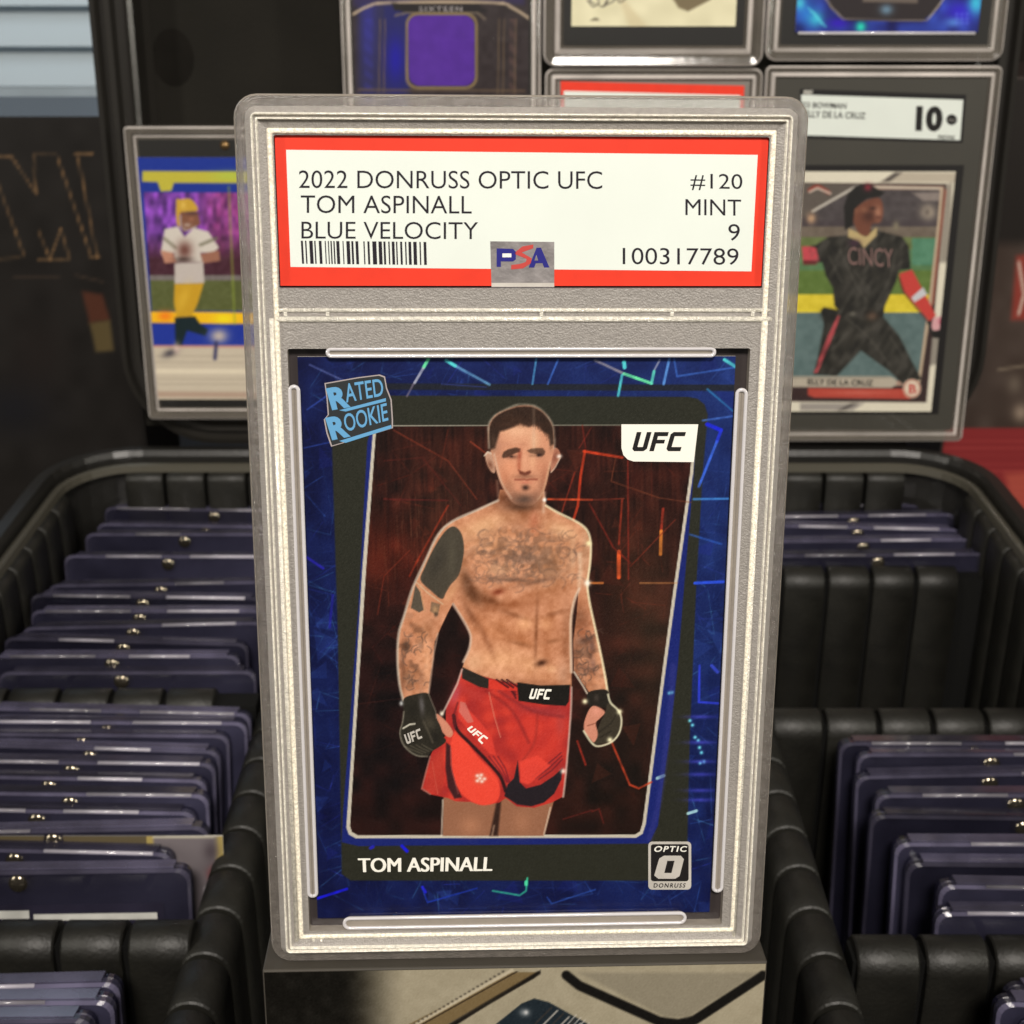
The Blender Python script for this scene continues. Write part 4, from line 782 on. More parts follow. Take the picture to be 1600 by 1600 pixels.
e = row([1100, 1117, 1136, 1156, 1178, 1202, 1226, 1252, 1282, 1312, 1345], "L", "eleven holder pack beside the carton", 12, tz=-.1265, dx=.005, drift=-.0005)
slip(e, -.036, .0, -.0118, -.0098, M["wornwhite"]); slip(e, .001, .030, -.0124, -.0108, M["wornwhite"])
d_ = FW + UP * ((800 - 1282) / F); yl = CAMLOC.y + d_.y * (-.1265 - CAMLOC.z) / d_.z
lc = Fr((-.1, yl - .0068, -.1262), (1, 0, 0), (0, math.sin(R(12)), math.cos(R(12))))
loose = empty("trading_card", lc.M, "gold bordered card with white and red print, tucked beside the eleven holder pack", "trading card")
lq = lc.loc(347, 1296)[0]
def paint_loose(X, Y):
    P = Paint(X, Y, (176, 156, 92)); P.poly([(240, 1304), (338, 1304), (342, 1500), (240, 1500)], (120, 112, 116), 3); P.line([(240, 1306), (336, 1306)], 3, (220, 214, 190), .9); P.blob(330, 1330, 12, 16, (70, 60, 66), .8); P.blob(336, 1365, 10, 10, (150, 40, 44), .9)
    P.poly([(320, 1385), (345, 1380), (345, 1440), (320, 1440)], (196, 192, 196), 4); P.blob(338, 1400, 5, 4, (150, 40, 44), .8); return P.done(.7)
grid_card("card_face", lc, lq - .0635, lq, -.0889, 0, 0, 80, 110, paint_loose, M["paper"], loose); box("card_stock", lq - .0635, lq, -.0889, 0, -.0006, -.0001, M["cardedge"], loose)
row([1522, 1545, 1572, 1600], "L", "pack before the large eleven holder pack", 12, dx=-.006, tz=-.128)
row([772, 782, 798, 816, 836, 858], "R", "short pack below the baseball card", 6, tz=-.1265, dx=.004)
row([1148, 1165, 1195, 1227, 1262], "R", "upper row before the deep empty slot", 10, dx=.004, drift=.0002)
row([1302, 1334, 1370, 1408], "R", "four brighter holders before the empty slot", 10, dx=.0115, tz=-.1262)
row([1528, 1552, 1580, 1606], "R", "lowest pack beside the carton's chevron", 12, dx=.018, tz=-.127)

# ------------------------------------------------------------------ slabs and holders in the lid
def holder(name, label, px, T_, m_edge, m_field, prof, r=.003, z=0.0, fieldz=-.0014, group=None, cat="card slab"):
    """px = (left, right, top, bottom) in the picture at the holder's middle; returns thing, frame, extents"""
    x0, x1, y0, y1 = px
    fr = Fr(LP.o + LP.ez * z, LP.ex, LP.ey)
    e = empty(name, fr.M, label, cat, group)
    ringprof("clear_edge", x0, x1, y0, y1, r, [(.0006, -T_), (0, -T_ + .0006), (0, -.0006), (.0006, 0)] + prof, m_edge, e, mats=[m_edge, M["acryl2"]], seg=[0, 0, 1, 0] + [i % 2 for i in range(len(prof) - 1)], n=5)
    ins = prof[-1][0]
    box("insert", x0 + ins, x1 - ins, y0 + ins, y1 - ins, -T_ + .0008, fieldz, m_field, e)
    return e, fr, (x0 + ins, x1 - ins, y0 + ins, y1 - ins)
def cover(e, ext, z): 
    x0, x1, y0, y1 = ext; mesh("clear_cover", [(x0, y0, z), (x1, y0, z), (x1, y1, z), (x0, y1, z)], [(0, 1, 2, 3)], M["cover"], e)
def LX(px, py): return LP.loc(px, py)[0]
def LY(px, py): return LP.loc(px, py)[1]

# a) right slab with the baseball card
x1 = (LX(1570, 110) + LX(1501, 685)) / 2; x0 = x1 - .0835; y0 = LY(1400, 690); y1 = LY(1380, 103); print("SGC", x0, x1, y0, y1, LP.loc(1195, 110), LP.loc(1571, 110))
x0 = LX(1197, 110)
sg, fr, ext = holder("graded_card_slab", "clear slab with grey insert and white label reading 10, holding the baseball card", (x0, x1, y0, y1), .006, M["acryl"], M["slabbody"],
                     [(.0016, -.0002), (.0022, -.0010), (.0034, -.0004), (.0042, -.0012)], r=.002)
zf = -.0013
lb = polypx("paper_label", [(1250, 139), (1510, 148), (1504, 223), (1250, 216)], fr, zf + .0001, M["blk"], sg, th=.0001)
polypx("white_field", [(1252, 148), (1505, 156), (1500, 219), (1252, 211)], fr, zf + .00014, M["white"], lb)
tl = lambda s, q, m="blk", off=.02, sp=1: textq("lettering", s, fr, q, zf + .0002, M[m], lb, off, sp)
tl("10", [(1430, 205), (1472, 206), (1474, 166), (1432, 165)], "blk", .06); tl("2023 BOWMAN", [(1243, 168), (1322, 170), (1323, 161), (1243, 159)]); tl("#1 ELLY DE LA CRUZ", [(1240, 184), (1352, 187), (1353, 176), (1240, 172)]); tl("PRISTINE", [(1466, 217), (1491, 218), (1492, 212), (1466, 211)])
polypx("grade_dot", [(1487 + 8.5 * math.cos(a), 187 + 8.5 * math.sin(a)) for a in np.linspace(0, 6.28, 18, endpoint=False)], fr, zf + .0002, M["blk"], lb)
tl("GEM", [(1481, 190), (1493, 190), (1493, 185), (1481, 185)], "wht")
tl("SGC", [(1256, 147), (1270, 147), (1270, 141), (1256, 141)], "wht")
zc2 = -.0008
bx1 = (LX(1503, 268) + LX(1449, 655)) / 2 - .0003; bx0 = bx1 - .0635; by1 = fr.loc(1450, 268, zc2)[1]; by0 = fr.loc(1400, 643, zc2)[1]; print("BB card h", by1 - by0)
box("card_slot", bx0 - .001, bx1 + .0028, by0 - .001, by1 + .0022, -.0012, -.00125 + .0002, M["blk"], sg)
bb = empty("trading_card", fr.M, "white bordered baseball card of a player in dark uniform with red sleeve", "trading card")
def paint_bb(X, Y):
    P = Paint(X, Y, (240, 232, 208)); Q = lambda pts: [(1250 + x / 4, 260 + y / 4) for x, y in pts]
    P.poly(Q([(595, 35), (1010, 40), (1005, 100), (930, 100), (500, 100)]), (176, 160, 140), 5, .6)
    P.poly(Q([(510, 95), (590, 40), (640, 38), (560, 95)]), (70, 62, 60), 3, .8); P.poly(Q([(905, 120), (950, 100), (940, 600), (870, 600)]), (110, 100, 92), 6, .6); P.poly(Q([(820, 1050), (895, 1060), (870, 1230), (800, 1250)]), (120, 112, 104), 5, .7)
    P.poly(Q([(330, 1525), (400, 1480), (0, 1480), (0, 1525)]), (150, 142, 138), 4, .8); P.poly(Q([(280, 1525), (360, 1480), (320, 1480), (230, 1525)]), (70, 64, 62), 3, .7)
    P.poly(Q([(-700, 95), (915, 110), (790, 1475), (-700, 1465)]), (60, 40, 40), 2)
    P.poly(Q([(-700, 100), (900, 125), (745, 1370), (-700, 1370)]), (190, 150, 130), 2)
    pc = Q([(-700, 140), (875, 145), (870, 300), (740, 1340), (-700, 1340)]); I, a = P.pmask(pc, 1.5)
    def bgf(x, y):
        v = (y - 260) * 4; c = np.zeros((len(x), 3))
        for (t0, col) in ((0, (80, 72, 74)), (340, (76, 66, 70)), (375, (118, 104, 90)), (440, (112, 128, 70)), (520, (92, 136, 84)), (650, (100, 130, 52)), (790, (104, 134, 50)), (802, (246, 220, 40)), (895, (250, 226, 40)), (912, (96, 122, 122)), (1400, (92, 112, 114))):
            c[v >= t0] = col
        c[(v > 450) & (v < 620) & (x > 1425)] = (84, 146, 112); c += (vnoise(x, y, 8, 2)[:, None] - .5) * 16; return c
    P.mix(I, a, bgf)
    P.poly(Q([(-700, 100), (420, 110), (70, 290), (-700, 700)]), (100, 90, 82), 3); P.line(Q([(360, 120), (80, 280)]), 4, (206, 198, 186), 1, 2); P.line(Q([(450, 128), (885, 138)]), 3.5, (214, 200, 180), 1, 2)
    P.line(Q([(885, 140), (870, 330), (815, 860), (745, 1340)]), 4.5, (206, 180, 150), 1, 2); P.line(Q([(908, 150), (880, 400), (830, 860)]), 4, (170, 92, 70), .9, 2)
    P.line(Q([(60, 150), (110, 125), (180, 165)]), 6, (160, 60, 44), 1, 3, smooth=True); P.line(Q([(60, 160), (110, 135), (190, 170)]), 3, (230, 214, 196), .9, 2)
    P.poly(Q([(700, 165), (880, 160), (870, 215), (770, 215)]), (176, 160, 150), 4, .7); P.blob(*Q([(800, 285)])[0], 11, 11, (214, 196, 170), .9); P.blob(*Q([(795, 285)])[0], 5, 6, (90, 80, 76), .8); P.blob(*Q([(600, 370)])[0], 5, 7, (150, 140, 110), .8)
    P.blob(*Q([(70, 325)])[0], 7, 8, (226, 176, 130), .9)
    dk = (44, 42, 36)
    body = Q([(380, 400), (300, 430), (180, 440), (100, 490), (60, 500), (60, 600), (140, 600), (160, 680), (205, 760), (215, 870), (240, 900), (150, 880), (130, 900), (150, 990), (110, 1200), (85, 1300), (230, 1310), (380, 1150), (560, 1280), (640, 1360), (760, 1330), (700, 1220), (620, 1060), (520, 940), (530, 870), (600, 720), (620, 650), (690, 640), (680, 500), (640, 440), (560, 420), (480, 400)])
    P.poly(body, dk, 2.2); P.blob(*Q([(500, 560)])[0], 26, 22, (66, 62, 56), .6); P.blob(*Q([(330, 700)])[0], 12, 30, (64, 60, 54), .6, 30); P.blob(*Q([(300, 1050)])[0], 20, 20, (62, 58, 50), .5); P.blob(*Q([(600, 1150)])[0], 14, 24, (58, 56, 48), .5, -30); P.line(Q([(430, 500), (440, 640), (450, 850)]), 2, (30, 28, 26), .8)
    P.line(Q([(330, 640), (430, 760)]), 2, (80, 76, 70), .6); P.blob(*Q([(440, 1020)])[0], 20, 3, (78, 74, 64), .6, -30)
    P.poly(Q([(60, 500), (100, 510), (120, 590), (20, 605), (10, 500)]), (222, 70, 82), 2); P.poly(Q([(20, 585), (120, 590), (100, 615), (20, 615)]), (120, 36, 38), 2)
    P.poly(Q([(620, 670), (700, 645), (740, 720), (850, 930), (810, 970), (690, 830), (640, 770)]), (226, 62, 54), 2); P.poly(Q([(695, 820), (770, 755), (795, 800), (715, 850)]), (214, 214, 222), 1.5); P.line(Q([(620, 700), (650, 790), (700, 850), (800, 970)]), 3, (90, 34, 30), .7, 2)
    P.poly(Q([(830, 950), (895, 930), (890, 1010), (870, 1050), (820, 1010)]), (236, 170, 176), 2); P.blob(*Q([(880, 970)])[0], 3, 4, (200, 40, 80), .9); P.poly(Q([(815, 1030), (890, 1020), (880, 1075), (830, 1070)]), (24, 24, 22), 2); P.line(Q([(800, 970), (820, 1020)]), 4, (28, 34, 36), .9)
    P.poly(Q([(235, 930), (250, 935), (215, 1040), (110, 1290), (85, 1290), (170, 1070)]), (214, 76, 84), 1.6); P.blob(*Q([(180, 930)])[0], 12, 8, (28, 28, 26), .9)
    P.poly(Q([(310, 900), (520, 905), (520, 945), (310, 940)]), (34, 32, 28), 2); P.blob(*Q([(330, 922)])[0], 6, 4, (120, 116, 104), .9); P.blob(*Q([(450, 935)])[0], 9, 7, (120, 90, 70), .8)
    I, a = P.pmask(body, 2.2); f_ = vnoise(P.X[I] + P.Y[I] * .6, P.Y[I] * .45 - P.X[I] * .3, 7, 9); P.mix(I, a * .55 * np.clip(f_ * 2.4 - 1.1, 0, 1), (88, 84, 78)); P.mix(I, a * .6 * np.clip(1.0 - f_ * 2.6, 0, 1), (20, 19, 18))
    for q_ in ([(250, 520), (330, 700), (420, 850)], [(600, 520), (560, 700), (480, 860)], [(180, 560), (260, 720)], [(300, 960), (420, 1060), (560, 1240)], [(200, 1150), (300, 1040)], [(640, 1180), (560, 1060)]): P.line(Q(q_), 3, (92, 88, 80), .5, 3, smooth=True)
    P.poly(Q([(305, 390), (380, 420), (410, 440), (480, 380), (480, 430), (400, 510), (370, 470), (300, 440)]), (206, 180, 120), 2); P.blob(*Q([(340, 480)])[0], 9, 6, (70, 40, 60), .9)
    P.poly(Q([(330, 250), (330, 330), (370, 420), (430, 430), (450, 360), (500, 350), (520, 280), (500, 200), (420, 210), (370, 240)]), (126, 70, 50), 2, 1, True); P.blob(*Q([(485, 290)])[0], 6, 11, (206, 140, 108), .85); P.blob(*Q([(455, 262)])[0], 5, 2.4, (50, 28, 24), .9); P.blob(*Q([(490, 318)])[0], 4, 2, (90, 44, 38), .9); P.blob(*Q([(350, 275)])[0], 3, 5, (150, 92, 66), .8); P.blob(*Q([(430, 310)])[0], 10, 10, (72, 38, 30), .8); P.blob(*Q([(400, 270)])[0], 7, 5, (170, 110, 80), .6)
    P.poly(Q([(280, 400), (275, 250), (300, 170), (350, 120), (430, 105), (500, 150), (530, 160), (500, 190), (420, 200), (380, 230), (340, 270), (330, 370)]), (30, 28, 26), 2); P.blob(*Q([(425, 130)])[0], 6, 6, (170, 40, 60), .85)
    P.poly(Q([(-600, 1310), (560, 1312), (600, 1330), (605, 1365), (570, 1385), (-600, 1372)]), (196, 184, 164), 2); P.line(Q([(-600, 1320), (560, 1322)]), 2, (150, 140, 124), .8)
    P.poly(Q([(50, 1385), (680, 1390), (690, 1455), (90, 1445), (50, 1430)]), (206, 70, 54), 2); P.blob(*Q([(370, 1415)])[0], 50, 3, (232, 110, 90), .7)
    I = P._box(1427 - 3, 1427 + 3, 607, 607, 20); P.poly([(1425 + 14 * math.cos(t), 607 + 15 * math.sin(t)) for t in np.linspace(0, 6.28, 20, endpoint=False)], (240, 226, 200), 1.5); P.line([(1425 + 12 * math.cos(t), 607 + 13 * math.sin(t)) for t in np.linspace(0, 6.28, 20)], 1.5, (206, 80, 60), .9)
    g_ = P.C.mean(1, keepdims=True); P.C = g_ + (P.C - g_) * .86; P.C += rng.normal(0, 3, (len(X), 1))
    return P.done(.8)
grid_card("card_face", fr, bx0, bx1, by0, by1, zc2, 200, 280, paint_bb, M["paper"], bb)
box("card_stock", bx0, bx1, by0, by1, zc2 - .00035, zc2 - .00003, M["cardedge"], bb)
tb = lambda s, q, m, off=.03: textq("lettering", s, fr, q, zc2 + .00006, M[m], bb, off)
tb("CINCY", [(1325, 413), (1396, 418), (1395, 389), (1325, 386)], "chest", .0); tb("ELLY DE LA CRUZ", [(1262, 601), (1364, 603), (1365, 594), (1262, 592)], "blk"); tb("B", [(1420, 615), (1432, 615), (1432, 600), (1420, 600)], "holored")
cover(sg, ext, -.0004)

# b) upper right slab: blue foil card
ty0 = LY(1400, 97); x1b = (LX(1570, 60) + LX(1562, 90)) / 2 + .0002
up, fr2, ext = holder("graded_card_slab", "clear slab with black insert and bright blue foil card, above the slab reading 10", (LX(1196, 60), x1b, ty0 + .0004, ty0 + .13), .007, M["acryl"], M["slabdark"],
                      [(.0020, -.0004), (.0030, -.0012), (.0042, -.0006), (.0052, -.0014)], r=.004, z=.001)
b2 = empty("trading_card", fr2.M, "bright blue foil card with dark plaque, above the baseball card", "trading card")
def paint_blue(X, Y):
    P = Paint(X, Y, (34, 50, 140)); n = vnoise(X, Y, 16, 3); P.C += (n[:, None] - .5) * np.array([40, 70, 120])
    for cx, cy, rx, ry, c in ((1260, 20, 16, 20, (40, 120, 220)), (1275, 30, 12, 12, (60, 190, 230)), (1500, 20, 22, 18, (50, 30, 210)), (1525, 5, 12, 18, (60, 200, 235)), (1490, 35, 14, 8, (80, 130, 220)), (1345, 42, 8, 9, (40, 235, 200)), (1310, 36, 16, 8, (50, 20, 190)), (1250, 5, 8, 10, (70, 200, 230))): P.blob(cx, cy, rx, ry, c, .95)
    P.poly([(1290, -600), (1295, 10), (1322, 32), (1440, 34), (1470, 10), (1476, -600)], (46, 40, 42), 2); P.line([(1278, -20), (1300, 12), (1318, 30)], 3, (150, 140, 130), .8); P.line([(1488, -20), (1462, 15), (1450, 30)], 3, (170, 160, 150), .8); P.line([(1320, 30), (1448, 32)], 2, (120, 110, 104), .9)
    P.blob(1385, 15, 10, 8, (120, 160, 190), .8); P.poly([(1348, -6), (1434, -4), (1434, 5), (1348, 3)], (120, 108, 98), 2, .8)
    for k in range(5): P.line([(1262 + k * 5, 12 + k * 6), (1275 + k * 4, 22 + k * 5)], 2, (90, 220, 240), .8)
    for k in range(9): P.blob(1495 + (k % 3) * 8, 22 + (k // 3) * 7, 2, 2, (100, 120, 250), .8)
    return P.done()
zc3 = -.0008; qa = fr2.loc(1243, 40, zc3)[0]; qb = fr2.loc(1529, 40, zc3)[0]; qc = fr2.loc(1400, 50, zc3)[1]; print("blue card w", qb - qa)
grid_card("card_face", fr2, qa, qb, qc, qc + .0889, zc3, 140, 190, paint_blue, M["card"], b2); box("card_stock", qa, qb, qc, qc + .0889, zc3 - .0004, zc3 - .00003, M["cardedge"], b2)
bw = fr2.loc(1400, 50, 0)[1]; tube("retaining_rail", [(qa + .001, bw - .0004, -.0007), (qb - .001, bw - .0004, -.0007)], .0005, M["rail"], up); cover(up, ext, -.0005)

# c) top centre-right slab with cream card
ty = LY(1020, 105)
cc, fr3, ext = holder("graded_card_slab", "thick clear slab holding a cream autograph card, above the red label", (LX(849, 70), LX(1191, 75), ty + .0004, ty + .13), .009, M["acryl"], M["slabdark"],
                      [(.0028, -.0006), (.0040, -.0018), (.0056, -.0008), (.0068, -.0018)], r=.004, z=.002)
b3 = empty("trading_card", fr3.M, "cream card with cursive ink signature, inside the thick clear slab", "trading card")
def paint_cream(X, Y):
    P = Paint(X, Y, (232, 226, 190)); P.C += (vnoise(X, Y, 20, 3)[:, None] - .5) * 16
    P.poly([(960, -20), (1010, 40), (1040, 60), (990, 60)], (214, 200, 160), 8, .7); P.poly([(1040, -20), (1060, 12), (1075, 18), (1110, 0), (1130, -30)], (116, 102, 74), 3, .95)
    p = [(918, 0), (926, 10), (936, 4), (930, -6), (922, 2), (944, 10), (950, -2), (945, 8), (958, 2), (964, -4), (968, 4), (975, 0), (985, -8)]
    P.line(p, 1.8, (60, 54, 50), .9, 1.2, smooth=True); P.poly([(922, 32), (930, 27), (938, 31), (930, 33)], (110, 100, 80), 1.5, .9)
    return P.done()
zc4 = -.0012; qa = fr3.loc(893, 20, zc4)[0]; qb = fr3.loc(1150, 20, zc4)[0]; qc = fr3.loc(1020, 41, zc4)[1]; print("cream w", qb - qa)
grid_card("card_face", fr3, qa, qb, qc, qc + .088, zc4, 130, 180, paint_cream, M["paper"], b3); box("card_stock", qa, qb, qc, qc + .088, zc4 - .0004, zc4 - .00003, M["cardedge"], b3); cover(cc, ext, -.0008)

# d) red-label slab hidden mostly behind the foreground one
rd, fr4, ext = holder("graded_card_slab", "grey frosted slab with red topped label, half hidden behind the MINT 9 slab", (LX(852, 130), LX(1192, 140), ty - .1365, ty - .0004), .006, M["acryl"], M["psagrey"],
                      [(.0016, -.0002), (.0022, -.0010), (.0034, -.0004), (.0042, -.0012)], r=.003, z=-.001)
l4 = polypx("paper_label", [(876, 127), (1163, 134), (1160, 230), (878, 222)], fr4, -.0009, M["red"], rd, th=.0002)
polypx("white_field", [(881, 142), (1157, 149), (1154, 222), (882, 214)], fr4, -.00088, M["white"], l4)

# e) one-touch holder with purple patch card
pt, fr5, ext = holder("magnetic_card_holder", "clear acrylic holder with purple cloth patch card, beside the cream autograph slab", (LX(534, 80), LX(845, 90), LY(690, 240), LY(690, -120)), .008, M["acryl"], M["slabdark"],
                      [(.0012, -.0003), (.0018, -.0014), (.0030, -.0014), (.0034, -.0016)], r=.0015, z=0, cat="card holder")
b4 = empty("trading_card", fr5.M, "dark card with square purple cloth patch, inside the acrylic holder in the lid", "trading card")
def paint_patch(X, Y):
    P = Paint(X, Y, (52, 44, 46)); P.C += (vnoise(X, Y, 9, 3)[:, None] - .5) * 14
    P.poly([(560, 0), (640, 0), (640, 240), (560, 240)], (44, 44, 92), 12, .8); P.blob(618, 92, 14, 36, (30, 10, 235), 1); P.blob(575, 40, 12, 60, (50, 50, 150), .7); P.poly([(600, 10), (640, 10), (640, 140), (602, 140)], (30, 34, 110), 5, .6)
    P.poly([(552, -300), (820, -300), (820, 8), (700, -4), (552, 10)], (50, 42, 84), 6, .8)
    P.line([(552, 22), (575, 10), (610, 4), (770, 4), (800, 12), (826, 28)], 4, (196, 176, 150), .9, 1.6, smooth=True)
    P.poly([(612, 4), (640, 6), (746, 6), (762, 18), (740, 22), (640, 20), (616, 16)], (34, 30, 32), 1.5); P.line([(618, 24), (636, 20), (746, 20), (758, 30)], 3, (130, 116, 100), .8)
    for x in (594, 602, 780, 788, 806): P.line([(x, 30), (x - 4, 240)], 2, (130, 108, 78), .6, 1.5)
    for k in range(26): P.line([(796, 32 + k * 5), (806, 31 + k * 5)], 1.4, (120, 90, 84), .7); P.line([(570, 32 + k * 5), (582, 31 + k * 5)], 1.4, (60, 60, 160), .7)
    P.line([(x, y) for x, y in rrect(636, 744, 22, 137, 16, 5)], 4, (150, 128, 92), .9, 1.6, closed=True)
    P.line([(560, 140), (820, 142)], 3, (110, 90, 70), .7)
    return P.done()
zc5 = -.0010; qa = fr5.loc(552, 80, zc5)[0]; qb = fr5.loc(826, 80, zc5)[0]; qc = fr5.loc(690, 232, zc5)[1]
grid_card("card_face", fr5, qa, qb, qc, qc + .0889, zc5, 140, 190, paint_patch, M["card"], b4); box("card_stock", qa, qb, qc, qc + .0889, zc5 - .0004, zc5 - .00003, M["cardedge"], b4)
pa = fr5.loc(640, 134, zc5); pbb = fr5.loc(741, 24, zc5)
prism("cloth_patch", rrect(pa[0], pbb[0], pa[1], pbb[1], .0035, 5), zc5 + .00002, zc5 + .0003, M["purple"], b4)
textq("lettering", "SIXTEEN", fr5, [(655, 18), (722, 18), (722, 10), (655, 10)], zc5 + .00005, M["holo"], b4, .02, 1.3); cover(pt, ext, -.0004)

# f) left one-touch with the football card
fx0 = (LX(203, 230) + LX(229, 630)) / 2; fy0 = LY(300, 652); fy1 = LY(300, 197)
fb_, fr6, ext = holder("magnetic_card_holder", "clear acrylic holder with blue and yellow football card, leaning in the lid", (fx0, fx0 + .0745, fy0, fy1), .009, M["acryl"], M["slabdark"],
                       [(.0024, -.0002), (.0030, -.0016), (.0036, -.0016), (.0044, -.0018)], r=.0015, z=.003, cat="card holder")
b5 = empty("trading_card", fr6.M, "blue and yellow football card of a passer in white jersey and gold trousers", "trading card")
def paint_fb(X, Y):
    P = Paint(X, Y, (206, 192, 172)); Q = lambda pts: [(210 + x * .2063, 230 + y * .2063) for x, y in pts]
    P.poly([(200, 230), (560, 230), (560, 540), (235, 540)], (30, 54, 150), 2)
    P.poly(Q([(60, 180), (1700, 190), (1700, 275), (300, 270), (280, 330), (200, 335), (175, 265), (60, 260)]), (196, 186, 66), 2.5); P.blob(360, 275, 30, 8, (176, 206, 80), .6)
    pic = Q([(70, 340), (1500, 350), (1500, 1240), (130, 1240)]); I, a = P.pmask(pic, 2)
    def f(x, y):
        c = np.tile(np.array((110, 60, 150.)), (len(x), 1)); n = vnoise(x, y * .5, 7, 4); c += (n[:, None] - .4) * np.array([120, 60, 150]); r_ = np.clip((x - 300) / 40, 0, 1)[:, None] * .6; c = c * (1 - r_) + np.array((150, 60, 110.)) * (.6 + .8 * vnoise(x, y * .6, 6, 7)[:, None]) * r_
        v = (y - 230) / .2063; d = np.clip((v - 650) / 200, 0, 1)[:, None]; c = c * (1 - d) + np.array((74, 40, 52.)) * d; c[v > 970] = (120, 112, 110); c[v > 1010] = (92, 98, 56); return c + (vnoise(x, y, 5, 5)[:, None] - .5) * 14
    P.mix(I, a, f)
    P.poly(Q([(125, 1245), (1500, 1260), (1500, 1345), (130, 1330)]), (252, 196, 30), 2); P.blob(258, 494, 12, 8, (252, 130, 30), .9); P.blob(350, 498, 16, 8, (255, 240, 30), .8)
    P.poly(Q([(140, 1345), (1500, 1350), (1500, 1500), (150, 1490)]), (34, 56, 160), 2)
    P.poly([(236, 541), (560, 541), (560, 640), (240, 636)], (206, 194, 174), 2); P.line([(236, 541), (560, 543)], 3, (206, 130, 120), .8, 2); P.line([(240, 580), (560, 581)], 8, (232, 220, 196), .9, 3); P.line([(242, 616), (560, 618)], 9, (178, 150, 132), .8, 4)
    for k in (556, 566, 592, 600): P.line([(240, k), (560, k + 1)], 1.4, (170, 158, 140), .7)
    P.poly(Q([(318, 400), (340, 395), (430, 395), (480, 480), (350, 500), (345, 600), (318, 560)]), (206, 164, 60), 2, 1, True); P.poly(Q([(350, 490), (480, 490), (500, 580), (440, 620), (370, 640), (345, 560)]), (130, 86, 66), 2); P.blob(*Q([(400, 590)])[0], 6, 3, (206, 190, 180), .7); P.line(Q([(350, 520), (352, 610), (400, 632), (470, 600)]), 2, (196, 190, 184), .8, 1.5); P.blob(*Q([(430, 545)])[0], 4, 3, (170, 116, 92), .8); P.blob(*Q([(370, 440)])[0], 4, 6, (232, 196, 96), .8); P.blob(*Q([(440, 500)])[0], 12, 3, (80, 56, 60), .8)
    P.poly(Q([(230, 620), (330, 600), (380, 680), (450, 610), (560, 640), (640, 760), (600, 800), (500, 800), (520, 870), (310, 870), (300, 800), (230, 850), (200, 800)]), (216, 208, 198), 2.5); P.line(Q([(500, 740), (620, 690)]), 5, (120, 116, 96), .8, 3); P.line(Q([(225, 690), (310, 760)]), 5, (120, 116, 96), .7, 3)
    P.poly(Q([(200, 780), (290, 800), (320, 870), (230, 880)]), (196, 140, 116), 2.5); P.poly(Q([(500, 810), (640, 780), (650, 860), (520, 880)]), (160, 110, 90), 2.5); P.blob(*Q([(380, 780)])[0], 12, 14, (110, 66, 58), .95); P.blob(*Q([(370, 850)])[0], 14, 4, (54, 36, 34), .8)
    P.poly(Q([(305, 880), (520, 870), (530, 1030), (305, 1035)]), (200, 190, 184), 2); P.poly(Q([(305, 1035), (525, 1030), (480, 1180), (430, 1290), (320, 1290), (300, 1170)]), (206, 160, 40), 2); P.blob(*Q([(370, 1150)])[0], 8, 20, (226, 184, 60), .7, 20)
    P.poly(Q([(305, 1290), (460, 1280), (500, 1340), (560, 1380), (540, 1430), (400, 1390), (360, 1500), (310, 1510)]), (24, 40, 44), 2.5); P.blob(*Q([(640, 1430)])[0], 14, 11, (206, 192, 180), .95); P.line(Q([(620, 1480), (610, 1600)]), 6, (60, 60, 100), .9, 3); P.blob(*Q([(270, 1560)])[0], 12, 6, (70, 66, 76), .9, -20); P.blob(*Q([(320, 1520)])[0], 5, 8, (230, 200, 190), .8)
    P.line(Q([(715, 300), (760, 1340)]), 3.5, (150, 170, 60), .5, 2)
    P.C += rng.normal(0, 2, (len(X), 1)); return P.done()
zc6 = -.0012; qa = (fr6.loc(222, 250, zc6)[0] + fr6.loc(240, 620, zc6)[0]) / 2; qc = fr6.loc(300, 624, zc6)[1]; qd = fr6.loc(300, 246, zc6)[1]; print("fb h", qd - qc)
grid_card("card_face", fr6, qa, qa + .0635, qc, qd, zc6, 180, 240, paint_fb, M["card"], b5); box("card_stock", qa, qa + .0635, qc, qd, zc6 - .0004, zc6 - .00003, M["cardedge"], b5); cover(fb_, ext, -.0004)
pc_ = fr6.loc(351, 227, -.001); tube("magnet", [(pc_[0], pc_[1], -.0018), (pc_[0], pc_[1], -.0010)], .0016, mat("magnet_brass", (150, 120, 80), .3, .5, metal=.8), fb_, n=14)

# ------------------------------------------------------------------ things outside the case
# window blind
wy = .82; p0 = at(-200, 176, wy); p1 = at(160, -140, wy)
wb = empty("window_blind", Matrix.Translation((p0.x, wy, p0.z)), "pale horizontal slatted window blind beside the open case lid", "blind")
wi = wb.matrix_world.inverted()
def inw(o): o.parent = wb; return o
L = p1.x - p0.x
pitch = at(0, 62, wy).z - at(0, 124, wy).z
zb0 = at(0, 128, wy).z - p0.z
k = 0
while zb0 + pitch * k < (p1.z - p0.z) + .05:
    z = zb0 + pitch * k; cz = [(-.012, -.002), (-.006, .004), (.002, .012), (.008, .020), (.010, .0275)]
    cz = [(a * .6, b * pitch / .027 * 1.02) for a, b in cz]
    v = [(0, a, z + b) for a, b in cz] + [(L, a, z + b) for a, b in cz] + [(0, a + .001, z + b) for a, b in cz] + [(L, a + .001, z + b) for a, b in cz]
    f = [(i, 5 + i, 6 + i, 1 + i) for i in range(4)] + [(10 + i, 11 + i, 16 + i, 15 + i) for i in range(4)]
    mesh("slat", v, f, M["slat"], wb, smooth=True); k += 1
inw(box("bottom_rail", 0, L, -.006, .006, 0, zb0 - .002, M["slat2"], bevel=.0015))
win = bpy.data.objects.new("window", None); 
